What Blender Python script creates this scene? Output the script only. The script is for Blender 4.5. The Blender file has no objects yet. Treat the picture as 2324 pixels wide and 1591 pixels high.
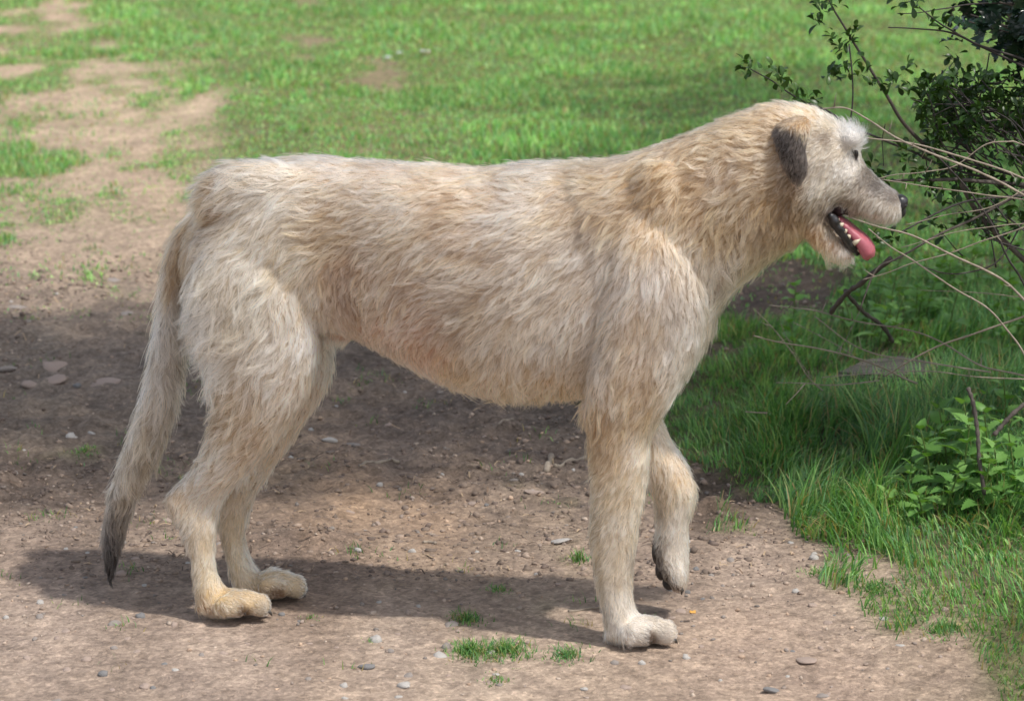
import bpy, bmesh, math, random
import numpy as np
from mathutils import Vector, kdtree
from mathutils.bvhtree import BVHTree

rng = np.random.default_rng(7)
random.seed(7)
scene = bpy.context.scene
COL = scene.collection

# ------------------------------------------------------------------ camera
CAM_H, CAM_D, PITCH = 1.61, 4.87, math.radians(13.0)
FOCAL, SENSOR = 68.2, 23.5
cam_d = bpy.data.cameras.new('camera')
cam = bpy.data.objects.new('camera', cam_d)
COL.objects.link(cam)
cam.location = (0, -CAM_D, CAM_H)
cam.rotation_euler = (math.pi / 2 - PITCH, 0, 0)
cam_d.lens, cam_d.sensor_width, cam_d.sensor_fit = FOCAL, SENSOR, 'HORIZONTAL'
cam_d.clip_start, cam_d.clip_end = 0.1, 3000
cam_d.dof.use_dof = True
cam_d.dof.focus_distance = 5.25
cam_d.dof.aperture_fstop = 4.5
scene.camera = cam

# ------------------------------------------------------------------ sky and sun
# the sun stands to the right of the track and a little behind the camera
SUN_TO = Vector((-0.55, 0.37, -1.12)).normalized()      # the way its light travels
SUN_EL = math.asin(-SUN_TO.z)
world = bpy.data.worlds.new('World')
scene.world = world
world.use_nodes = True
wn = world.node_tree.nodes
sky = wn.new('ShaderNodeTexSky')
sky.sky_type = 'NISHITA'
sky.sun_disc = False
sky.sun_elevation = SUN_EL
sky.sun_rotation = math.atan2(-SUN_TO.x, -SUN_TO.y)
sky.dust_density = 2.0
sky.air_density = 1.0
wn['Background'].inputs['Strength'].default_value = 0.15
bw = wn.new('ShaderNodeRGBToBW')                 # thin high cloud whitens the blue evenly
wmix = wn.new('ShaderNodeMix')
wmix.data_type = 'RGBA'
wmix.inputs[0].default_value = 0.6
wl = world.node_tree.links
wl.new(sky.outputs[0], bw.inputs[0])
wl.new(sky.outputs[0], wmix.inputs[6])
wl.new(bw.outputs[0], wmix.inputs[7])
wl.new(wmix.outputs[2], wn['Background'].inputs['Color'])
sun_d = bpy.data.lights.new('sun', 'SUN')
sun_d.energy = 2.5
sun_d.angle = math.radians(2.0)
sun_d.color = (1.0, 0.955, 0.88)
sun = bpy.data.objects.new('sun', sun_d)
COL.objects.link(sun)
sun.rotation_euler = SUN_TO.to_track_quat('-Z', 'Y').to_euler()
sun.location = (6, -5, 9)

scene.view_settings.view_transform = 'Standard'
scene.view_settings.look = 'None'
scene.view_settings.exposure = 0.6
scene.view_settings.gamma = 1.0
scene.render.engine = 'CYCLES'
scene.cycles.use_denoising = True
scene.cycles.max_bounces = 10
scene.cycles.transparent_max_bounces = 8
scene.cycles_curves.shape = 'RIBBONS'
scene.cycles_curves.subdivisions = 2

# ------------------------------------------------------------------ photo pixels (2324 wide) to places
UC, VC, FPX = 1162.0, 795.5, 2324.0 * FOCAL / SENSOR
CP, SP = math.cos(PITCH), math.sin(PITCH)


def ray(u, v):
    a, b = (u - UC) / FPX, -(v - VC) / FPX
    return np.array([a, CP + b * SP, -SP + b * CP])


def P(u, v, y):
    """the place in the upright plane at depth y that the pixel shows"""
    d = ray(u, v)
    t = (y + CAM_D) / d[1]
    return np.array([d[0] * t, y, CAM_H + d[2] * t])


def G(u, v, z=0.0):
    """the place on the ground that the pixel shows"""
    d = ray(u, v)
    t = (z - CAM_H) / d[2]
    return np.array([d[0] * t, d[1] * t - CAM_D, z])


def proj(p):
    """places to pixels"""
    p = np.asarray(p, float)
    x, y, z = p[..., 0], p[..., 1] + CAM_D, p[..., 2] - CAM_H
    dep = y * CP - z * SP
    up = y * SP + z * CP
    return UC + FPX * x / dep, VC - FPX * up / dep


# ------------------------------------------------------------------ noise
def _hash(ix, iy, iz, seed):
    h = (ix.astype(np.int64) * 374761393 + iy.astype(np.int64) * 668265263 + iz.astype(np.int64) * 2147483647 + seed * 1274126177) & 0xFFFFFFFF
    h = ((h ^ (h >> 13)) * 1274126177) & 0xFFFFFFFF
    h = ((h ^ (h >> 16)) * 2246822519) & 0xFFFFFFFF
    return ((h ^ (h >> 15)) & 0xFFFFFF) / float(0xFFFFFF)


def vnoise(p, scale=1.0, seed=0):
    p = np.asarray(p, float) * scale
    if p.shape[-1] == 2:
        p = np.concatenate([p, np.zeros(p.shape[:-1] + (1,))], -1)
    i = np.floor(p).astype(np.int64)
    f = p - i
    f = f * f * (3 - 2 * f)
    r = 0
    for dx in (0, 1):
        for dy in (0, 1):
            for dz in (0, 1):
                w = (f[..., 0] if dx else 1 - f[..., 0]) * (f[..., 1] if dy else 1 - f[..., 1]) * (f[..., 2] if dz else 1 - f[..., 2])
                r = r + w * _hash(i[..., 0] + dx, i[..., 1] + dy, i[..., 2] + dz, seed)
    return r


def fbm(p, scale=1.0, seed=0, octaves=4):
    r, a, s = 0, 0.5, 0
    for o in range(octaves):
        r = r + a * vnoise(p, scale * 2 ** o, seed + o * 17)
        s += a
        a *= 0.5
    return r / s


def smooth(a, b, x):
    t = np.clip((x - a) / (b - a), 0, 1)
    return t * t * (3 - 2 * t)


def idw(q, pts, vals, power=3.0, soft=12.0):
    """inverse-distance blend of values at control points; q (n,2), pts (k,2), vals (k,m)"""
    out = np.zeros((len(q), vals.shape[1]))
    for s in range(0, len(q), 40000):
        d2 = ((q[s:s + 40000, None, :] - pts[None]) ** 2).sum(-1) + soft * soft
        w = d2 ** (-power / 2)
        out[s:s + 40000] = (w @ vals) / w.sum(1, keepdims=True)
    return out


def unit(v):
    return v / np.maximum(np.linalg.norm(v, axis=-1, keepdims=True), 1e-9)


# ------------------------------------------------------------------ materials
def new_mat(name):
    m = bpy.data.materials.new(name)
    m.use_nodes = True
    nt = m.node_tree
    for n in list(nt.nodes):
        nt.nodes.remove(n)
    out = nt.nodes.new('ShaderNodeOutputMaterial')
    return m, nt, out


def N(nt, kind, **kw):
    n = nt.nodes.new(kind)
    for k, v in kw.items():
        if k.startswith('i_'):
            n.inputs[k[2:].replace('_', ' ')].default_value = v
        else:
            setattr(n, k, v)
    return n


def ramp(nt, fac, stops):
    r = nt.nodes.new('ShaderNodeValToRGB')
    while len(r.color_ramp.elements) < len(stops):
        r.color_ramp.elements.new(0.5)
    for e, (pos, c) in zip(r.color_ramp.elements, stops):
        e.position, e.color = pos, (*c, 1)
    nt.links.new(fac, r.inputs[0])
    return r.outputs[0]


def mixc(nt, fac, a, b, mode='MIX'):
    m = nt.nodes.new('ShaderNodeMix')
    m.data_type, m.blend_type = 'RGBA', mode
    for sock, val in ((m.inputs[0], fac), (m.inputs[6], a), (m.inputs[7], b)):
        if isinstance(val, bpy.types.NodeSocket):
            nt.links.new(val, sock)
        elif isinstance(val, (int, float)):
            sock.default_value = val
        else:
            sock.default_value = (*val, 1)
    return m.outputs[2]


def noise_mat(name, stops, scale=20.0, rough=0.8, bump=0.3, bump_scale=None, spec=0.3, detail=6.0, sss=0.0, dist=0.003, stretch=None):
    """plain solid: a noise between colours and some relief"""
    m, nt, out = new_mat(name)
    b = N(nt, 'ShaderNodeBsdfPrincipled', i_Roughness=rough)
    b.inputs['Specular IOR Level'].default_value = spec
    tc = N(nt, 'ShaderNodeTexCoord')
    vec = tc.outputs['Object']
    if stretch:
        mp = N(nt, 'ShaderNodeMapping')
        mp.inputs['Scale'].default_value = stretch
        nt.links.new(vec, mp.inputs[0])
        vec = mp.outputs[0]
    n1 = N(nt, 'ShaderNodeTexNoise', i_Scale=scale, i_Detail=detail, i_Roughness=0.65)
    nt.links.new(vec, n1.inputs['Vector'])
    nt.links.new(ramp(nt, n1.outputs[0], stops), b.inputs['Base Color'])
    if bump:
        n2 = N(nt, 'ShaderNodeTexNoise', i_Scale=bump_scale or scale * 3, i_Detail=5.0)
        nt.links.new(vec, n2.inputs['Vector'])
        bp = N(nt, 'ShaderNodeBump', i_Strength=bump, i_Distance=dist)
        nt.links.new(n2.outputs[0], bp.inputs['Height'])
        nt.links.new(bp.outputs[0], b.inputs['Normal'])
    if sss:
        b.inputs['Subsurface Weight'].default_value = sss
        b.inputs['Subsurface Radius'].default_value = (0.006, 0.003, 0.002)
    nt.links.new(b.outputs[0], out.inputs[0])
    return m


def leaf_mat(name, attr=None, stops=None, rough=0.45, trans=0.35, spec=0.4, var=0.3):
    """leaf or blade: some light comes through it; tone differs from one to the next"""
    m, nt, out = new_mat(name)
    if attr:
        a = N(nt, 'ShaderNodeAttribute', attribute_name=attr)
        colr = a.outputs['Color']
    else:
        oi = N(nt, 'ShaderNodeObjectInfo')
        tc = N(nt, 'ShaderNodeTexCoord')
        n1 = N(nt, 'ShaderNodeTexNoise', i_Scale=60.0, i_Detail=3.0)
        nt.links.new(tc.outputs['Object'], n1.inputs['Vector'])
        ad = N(nt, 'ShaderNodeMath', operation='MULTIPLY_ADD')
        ad.inputs[1].default_value = var
        nt.links.new(n1.outputs[0], ad.inputs[0])
        sb = N(nt, 'ShaderNodeMath', operation='MULTIPLY')
        sb.inputs[1].default_value = 1 - var
        nt.links.new(oi.outputs['Random'], sb.inputs[0])
        nt.links.new(sb.outputs[0], ad.inputs[2])
        colr = ramp(nt, ad.outputs[0], stops)
    b = N(nt, 'ShaderNodeBsdfPrincipled', i_Roughness=rough)
    b.inputs['Specular IOR Level'].default_value = spec
    nt.links.new(colr, b.inputs['Base Color'])
    t = N(nt, 'ShaderNodeBsdfTranslucent')
    tcol = mixc(nt, 1.0, colr, (1.25, 1.2, 0.5), 'MULTIPLY')
    nt.links.new(tcol, t.inputs['Color'])
    mx = N(nt, 'ShaderNodeMixShader')
    mx.inputs[0].default_value = trans
    nt.links.new(b.outputs[0], mx.inputs[1])
    nt.links.new(t.outputs[0], mx.inputs[2])
    nt.links.new(mx.outputs[0], out.inputs[0])
    return m


# ------------------------------------------------------------------ mesh helpers
def mesh_np(name, verts, faces, mat=None, smooth_=True):
    """mesh from numpy arrays; faces is a list of (n,3) / (n,4) arrays"""
    me = bpy.data.meshes.new(name)
    verts = np.asarray(verts, np.float32)
    faces = [np.asarray(f, np.int32) for f in faces if len(f)]
    me.vertices.add(len(verts))
    me.vertices.foreach_set('co', verts.ravel())
    nl = sum(f.size for f in faces)
    me.loops.add(nl)
    me.loops.foreach_set('vertex_index', np.concatenate([f.ravel() for f in faces]))
    tot = np.concatenate([np.full(len(f), f.shape[1], np.int32) for f in faces])
    st = np.concatenate([[0], np.cumsum(tot)[:-1]]).astype(np.int32)
    me.polygons.add(len(tot))
    me.polygons.foreach_set('loop_start', st)
    me.polygons.foreach_set('loop_total', tot)
    me.polygons.foreach_set('use_smooth', np.full(len(tot), smooth_))
    me.update(calc_edges=True)
    me.validate()
    if mat:
        me.materials.append(mat)
    return me


def set_col(me, name, rgb, domain='POINT'):
    a = me.attributes.new(name, 'FLOAT_COLOR', domain)
    rgba = np.ones((len(rgb), 4), np.float32)
    rgba[:, :3] = rgb
    a.data.foreach_set('color', rgba.ravel())


def link(name, me, parent=None, label=None, cat=None, group=None, kind=None, loc=None):
    o = bpy.data.objects.new(name, me)
    COL.objects.link(o)
    if parent is not None:
        o.parent = parent
    if loc is not None:
        o.location = loc
    for k, v in (('label', label), ('category', cat), ('group', group), ('kind', kind)):
        if v:
            o[k] = v
    return o


def loft(rings, cap=True):
    """closed rings (k,n,3) to verts and faces"""
    rings = np.asarray(rings)
    k, n = rings.shape[:2]
    v = rings.reshape(-1, 3)
    i, j = np.meshgrid(np.arange(k - 1), np.arange(n), indexing='ij')
    a, b = i * n + j, i * n + (j + 1) % n
    q = np.stack([a, b, b + n, a + n], -1).reshape(-1, 4)
    tris = np.zeros((0, 3), int)
    if cap:
        v = np.concatenate([v, rings[0].mean(0)[None], rings[-1].mean(0)[None]])
        j = np.arange(n)
        t0 = np.stack([np.full(n, k * n), (j + 1) % n, j], -1)
        t1 = np.stack([np.full(n, k * n + 1), (k - 1) * n + j, (k - 1) * n + (j + 1) % n], -1)
        tris = np.concatenate([t0, t1])
    return v, q, tris


def catmull(pts, n):
    """smooth curve through control rows (k,m), n samples a span"""
    p = np.asarray(pts, float)
    p = np.concatenate([2 * p[:1] - p[1:2], p, 2 * p[-1:] - p[-2:-1]])
    out = []
    for i in range(1, len(p) - 2):
        t = np.linspace(0, 1, n, endpoint=False)[:, None]
        a, b, c, d = p[i - 1], p[i], p[i + 1], p[i + 2]
        out.append(0.5 * (2 * b + (c - a) * t + (2 * a - 5 * b + 4 * c - d) * t ** 2 + (3 * b - a - 3 * c + d) * t ** 3))
    out.append(p[-2][None])
    return np.concatenate(out)


def tube(path, radii, n=8, cap=True):
    path = np.asarray(path, float)
    radii = np.broadcast_to(radii, (len(path),))
    t = unit(np.gradient(path, axis=0))
    up = np.array([0, 0, 1.0]) if abs(t[0, 2]) < 0.9 else np.array([1.0, 0, 0])
    a = np.cross(t[0], up)
    rings = []
    for i in range(len(path)):
        a = a - t[i] * (a @ t[i])
        a /= np.linalg.norm(a)
        b = np.cross(t[i], a)
        th = np.linspace(0, 2 * math.pi, n, endpoint=False)[:, None]
        rings.append(path[i] + radii[i] * (np.cos(th) * a + np.sin(th) * b))
    return loft(rings, cap)


class Mesh:
    """gathers pieces into one mesh"""

    def __init__(self):
        self.v, self.q, self.t, self.n = [], [], [], 0

    def add(self, v, q=None, t=None):
        self.v.append(np.asarray(v, float))
        if q is not None and len(q):
            self.q.append(np.asarray(q) + self.n)
        if t is not None and len(t):
            self.t.append(np.asarray(t) + self.n)
        self.n += len(v)
        return self

    def build(self, name, mat=None, smooth_=True):
        f = []
        if self.q:
            f.append(np.concatenate(self.q))
        if self.t:
            f.append(np.concatenate(self.t))
        return mesh_np(name, np.concatenate(self.v), f, mat, smooth_)


def ball(c, r, axes=None, nu=14, nv=9):
    """ellipsoid; r three radii, axes rows"""
    r = np.broadcast_to(np.asarray(r, float), (3,))
    axes = np.eye(3) if axes is None else np.asarray(axes)
    th = np.linspace(0, 2 * math.pi, nu, endpoint=False)
    rings = []
    for ph in np.linspace(-math.pi / 2, math.pi / 2, nv)[1:-1]:
        loc = np.stack([r[0] * np.cos(ph) * np.cos(th), r[1] * np.cos(ph) * np.sin(th), np.full(nu, r[2] * math.sin(ph))], -1)
        rings.append(c + loc @ axes)
    return loft(rings)

FUR_N = 340000

# ------------------------------------------------------------------ the dog
# its body axis leads slightly towards the camera at the front end
YAW = 0.17
LAT = unit(np.array([YAW, 1.0, 0.0]))


def ymid(u):
    return 0.012 - YAW * (u - UC) / 1348.0


def dog_loft(secs, inset=12.0, expo=2.3, n=28, sub=4, ins_w=0.0):
    """secs rows: uA vA uB vB halfwidth lateral_offset; the outline in the photo, less the coat"""
    s = catmull(secs, sub)
    th = np.linspace(0, 2 * math.pi, n, endpoint=False)
    ct = np.sign(np.cos(th)) * np.abs(np.cos(th)) ** (2 / expo)
    st = np.sign(np.sin(th)) * np.abs(np.sin(th)) ** (2 / expo)
    rings = []
    for ua, va, ub, vb, w, yo in s:
        d = math.hypot(ub - ua, vb - va)
        k = min(inset, d * 0.3) / max(d, 1e-6)
        ua, va, ub, vb = ua + (ub - ua) * k, va + (vb - va) * k, ub + (ua - ub) * k, vb + (va - vb) * k
        um = (ua + ub) / 2
        y = ymid(um) + yo
        A, B = P(ua, va, y), P(ub, vb, y)
        c = (A + B) / 2
        rings.append(c + ct[:, None] * (A - c) + st[:, None] * max(w, 0.003) * LAT)
    return loft(rings)


TORSO = [
    (432, 530, 436, 620, .045, 0), (468, 458, 470, 700, .085, 0), (520, 405, 520, 740, .103, 0), (600, 362, 600, 750, .109, 0),
    (700, 348, 700, 748, .104, 0), (800, 355, 800, 768, .1, 0), (900, 363, 900, 815, .114, 0), (1000, 371, 1000, 868, .128, 0),
    (1100, 380, 1100, 898, .136, 0), (1200, 364, 1200, 908, .136, 0), (1300, 360, 1300, 905, .122, 0), (1400, 352, 1400, 905, .112, 0),
    (1480, 350, 1490, 900, .104, 0), (1550, 430, 1555, 860, .08, 0), (1605, 560, 1605, 780, .045, 0)]
NECK = [
    (1300, 362, 1480, 880, .115, 0), (1390, 354, 1600, 790, .104, 0), (1480, 329, 1640, 700, .09, 0), (1570, 296, 1685, 645, .08, 0),
    (1650, 262, 1745, 600, .074, 0), (1720, 239, 1795, 570, .07, .003)]
HEAD = [
    (1690, 250, 1770, 575, .066, 0), (1745, 234, 1812, 556, .069, .004), (1800, 233, 1840, 530, .07, .008), (1856, 247, 1872, 500, .066, .014),
    (1902, 276, 1890, 474, .058, .02), (1936, 318, 1908, 466, .049, .026), (1960, 365, 1930, 478, .041, .032),
    (1990, 398, 1964, 497, .036, .038), (2018, 419, 1998, 508, .034, .043), (2040, 436, 2022, 508, .030, .047), (2050, 448, 2038, 498, .020, .049)]
JAW = [
    (1862, 462, 1812, 524, .046, .012), (1890, 500, 1838, 552, .038, .016), (1912, 532, 1868, 572, .031, .02), (1932, 560, 1898, 586, .025, .023),
    (1944, 577, 1920, 594, .016, .025)]
HIND_NEAR = [
    (640, 470, 530, 470, .02, -.068), (690, 550, 462, 550, .038, -.07), (724, 630, 424, 645, .052, -.073), (728, 720, 428, 740, .055, -.074),
    (724, 810, 462, 815, .05, -.075), (704, 890, 478, 895, .043, -.072), (660, 960, 474, 955, .037, -.068), (612, 1020, 458, 1008, .032, -.065),
    (568, 1070, 430, 1060, .029, -.062), (526, 1112, 390, 1104, .025, -.06), (504, 1156, 370, 1136, .0245, -.06), (497, 1196, 404, 1200, .024, -.06),
    (493, 1250, 424, 1250, .0235, -.06), (497, 1300, 432, 1302, .025, -.06), (520, 1345, 438, 1350, .03, -.06), (524, 1378, 452, 1384, .03, -.06)]
HIND_FAR = [
    (735, 560, 560, 560, .045, .075), (752, 700, 520, 720, .052, .075), (760, 800, 540, 810, .048, .073), (750, 870, 560, 880, .043, .07),
    (716, 930, 560, 930, .037, .067), (680, 985, 545, 985, .032, .064), (640, 1040, 520, 1040, .029, .062), (604, 1090, 490, 1085, .027, .06),
    (582, 1132, 470, 1120, .025, .06), (570, 1172, 480, 1168, .024, .06), (560, 1215, 496, 1217, .0235, .06), (570, 1260, 508, 1262, .0235, .06),
    (590, 1297, 515, 1302, .0275, .06), (606, 1325, 530, 1332, .029, .06), (606, 1345, 545, 1352, .029, .06)]
FORE_NEAR = [
    (1490, 430, 1390, 440, .026, -.06), (1570, 560, 1372, 560, .044, -.076), (1604, 670, 1362, 670, .05, -.083), (1594, 770, 1345, 770, .05, -.084),
    (1562, 850, 1330, 850, .05, -.086), (1522, 918, 1328, 925, .047, -.083), (1484, 985, 1330, 990, .043, -.08), (1476, 1060, 1336, 1060, .04, -.078),
    (1468, 1125, 1339, 1130, .038, -.077), (1456, 1190, 1336, 1205, .036, -.076), (1448, 1255, 1340, 1265, .034, -.075), (1442, 1320, 1348, 1325, .032, -.075),
    (1444, 1370, 1360, 1378, .034, -.075), (1462, 1412, 1368, 1425, .036, -.075), (1464, 1440, 1382, 1448, .036, -.075)]
FORE_FAR = [
    (1560, 700, 1400, 700, .045, .085), (1562, 830, 1390, 850, .045, .085), (1506, 920, 1385, 930, .042, .08), (1522, 990, 1424, 1018, .038, .076),
    (1556, 1042, 1455, 1080, .036, .073), (1582, 1100, 1476, 1122, .034, .07), (1580, 1145, 1482, 1155, .033, .07), (1568, 1190, 1484, 1200, .031, .07),
    (1568, 1240, 1480, 1240, .033, .07), (1568, 1288, 1486, 1284, .035, .07), (1565, 1322, 1504, 1312, .03, .07), (1558, 1342, 1526, 1334, .018, .07)]
TAIL = [
    (470, 440, 520, 520, .04, 0), (425, 478, 470, 530, .03, 0), (392, 520, 448, 560, .026, 0), (366, 590, 436, 610, .026, 0), (352, 680, 430, 690, .026, 0),
    (340, 780, 428, 790, .028, 0), (315, 890, 412, 905, .03, 0), (276, 1015, 368, 1035, .028, 0), (238, 1125, 316, 1145, .024, 0),
    (224, 1210, 292, 1222, .019, 0), (228, 1270, 276, 1278, .014, 0), (240, 1318, 258, 1322, .006, 0)]


def paw_parts(u0, u1, vtop, vbot, yo, up0=None):
    """pad block and four toes, tips at u1"""
    parts = [dog_loft([(u0, vtop + 14, u0 + 4, vbot - 12, .030, yo), (u0 + (u1 - u0) * .35, vtop, u0 + (u1 - u0) * .35, vbot, .034, yo),
                       (u0 + (u1 - u0) * .55, vtop + 6, u0 + (u1 - u0) * .55, vbot, .034, yo), (u0 + (u1 - u0) * .68, vtop + 26, u0 + (u1 - u0) * .68, vbot, .026, yo)],
                      inset=6)]
    for k, (dy, du) in enumerate(((-.041, -.34), (-.014, .05), (.014, .05), (.041, -.34))):
        uc = u0 + (u1 - u0) * (.83 + du)
        y = ymid(uc) + yo + dy
        h = (vbot - vtop) / 1348.0
        c = P(uc, vbot - (vbot - vtop) * .40, y)
        if abs(dy) > .03:      # outer toes lie further back and lower
            parts.append(ball(c + np.array([-.006, 0, -h * .02]), (.026, .0135, h * .37)))
            parts.append(ball(c + np.array([.010, 0, -h * .05]), (.017, .0135, h * .34)))
        else:
            parts.append(ball(c + np.array([-.018, 0, h * .10]), (.026, .0135, h * .44)))
            parts.append(ball(c + np.array([-.030, 0, h * .13]), (.034, .0140, h * .44)))
            parts.append(ball(c + np.array([.004, 0, h * .02]), (.0185, .0140, h * .42)))
    return parts


body = Mesh()
for secs, ins in ((TORSO, 11), (NECK, 11), (HEAD, 6), (JAW, 5), (HIND_NEAR, 9), (HIND_FAR, 9), (FORE_NEAR, 9), (FORE_FAR, 8), (TAIL, 14)):
    body.add(*dog_loft(secs, ins))
PAWS = [(452, 604, 1332, 1403, -.06), (572, 680, 1288, 1362, .06), (1376, 1524, 1390, 1468, -.075)]
for a in PAWS:
    for p in paw_parts(*a):
        body.add(*p)
# toes of the lifted paw, curled under
for k, dy in enumerate((-.026, -.009, .009, .026)):
    c = P(1538, 1312, ymid(1538) + .07 + dy)
    body.add(*ball(c, (.014, .0105, .026)))
# elbow point, brow ridge, sheath, shoulder point, hip
body.add(*ball(P(1352, 935, ymid(1352) - .085), (.022, .026, .03)))
for s in (-1, 1):
    body.add(*ball(P(1930, 316, ymid(1928) + .024 + s * .032), (.02, .016, .015)))
    body.add(*ball(P(1965, 466, ymid(1958) + .034 + s * .018), (.042, .016, .016)))
body.add(*ball(P(770, 752, ymid(770)), (.03, .016, .02)))
body.add(*ball(P(1899, 474, ymid(1899) + .02), (.013, .034, .013)))
body.add(*ball(P(1932, 478, ymid(1932) + .028), (.022, .022, .008)))
for s in (-1, 1):
    body.add(*ball(P(1500, 470, ymid(1500) + s * .062), (.06, .035, .08)))
    body.add(*ball(P(590, 450, ymid(580) + s * .062), (.11, .035, .065)))
raw = body.build('dog_raw')
tmp = bpy.data.objects.new('tmp', raw)
COL.objects.link(tmp)
rm = tmp.modifiers.new('r', 'REMESH')
rm.mode, rm.voxel_size, rm.adaptivity = 'VOXEL', 0.0045, 0.0
sm = tmp.modifiers.new('s', 'SMOOTH')
sm.factor, sm.iterations = 0.5, 7
dg = bpy.context.evaluated_depsgraph_get()
dog_me = bpy.data.meshes.new_from_object(tmp.evaluated_get(dg))
dog_me.name = 'dog'
bpy.data.objects.remove(tmp)
bpy.data.meshes.remove(raw)
for p in dog_me.polygons:
    p.use_smooth = True


def tri_arrays(me):
    me.calc_loop_triangles()
    co = np.zeros(len(me.vertices) * 3, np.float32)
    me.vertices.foreach_get('co', co)
    no = np.zeros(len(me.vertices) * 3, np.float32)
    me.vertices.foreach_get('normal', no)
    t = np.zeros(len(me.loop_triangles) * 3, np.int32)
    me.loop_triangles.foreach_get('vertices', t)
    return co.reshape(-1, 3).astype(float), no.reshape(-1, 3).astype(float), t.reshape(-1, 3)


dco, dno, dtri = tri_arrays(dog_me)
dog_bvh = BVHTree.FromPolygons([tuple(c) for c in dco], [tuple(t) for t in dtri])


def hit(u, v):
    """where the line of sight through a pixel meets the dog"""
    r = dog_bvh.ray_cast(cam.location, Vector(ray(u, v)).normalized())
    return (np.array(r[0]), np.array(r[1])) if r[0] else (None, None)


# colour of the coat: control points in the photo (linear values)
def lin(r, g, b):
    f = lambda c: (c / 255 / 12.92) if c <= 10 else ((c / 255 + .055) / 1.055) ** 2.4
    return (f(r), f(g), f(b))


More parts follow.
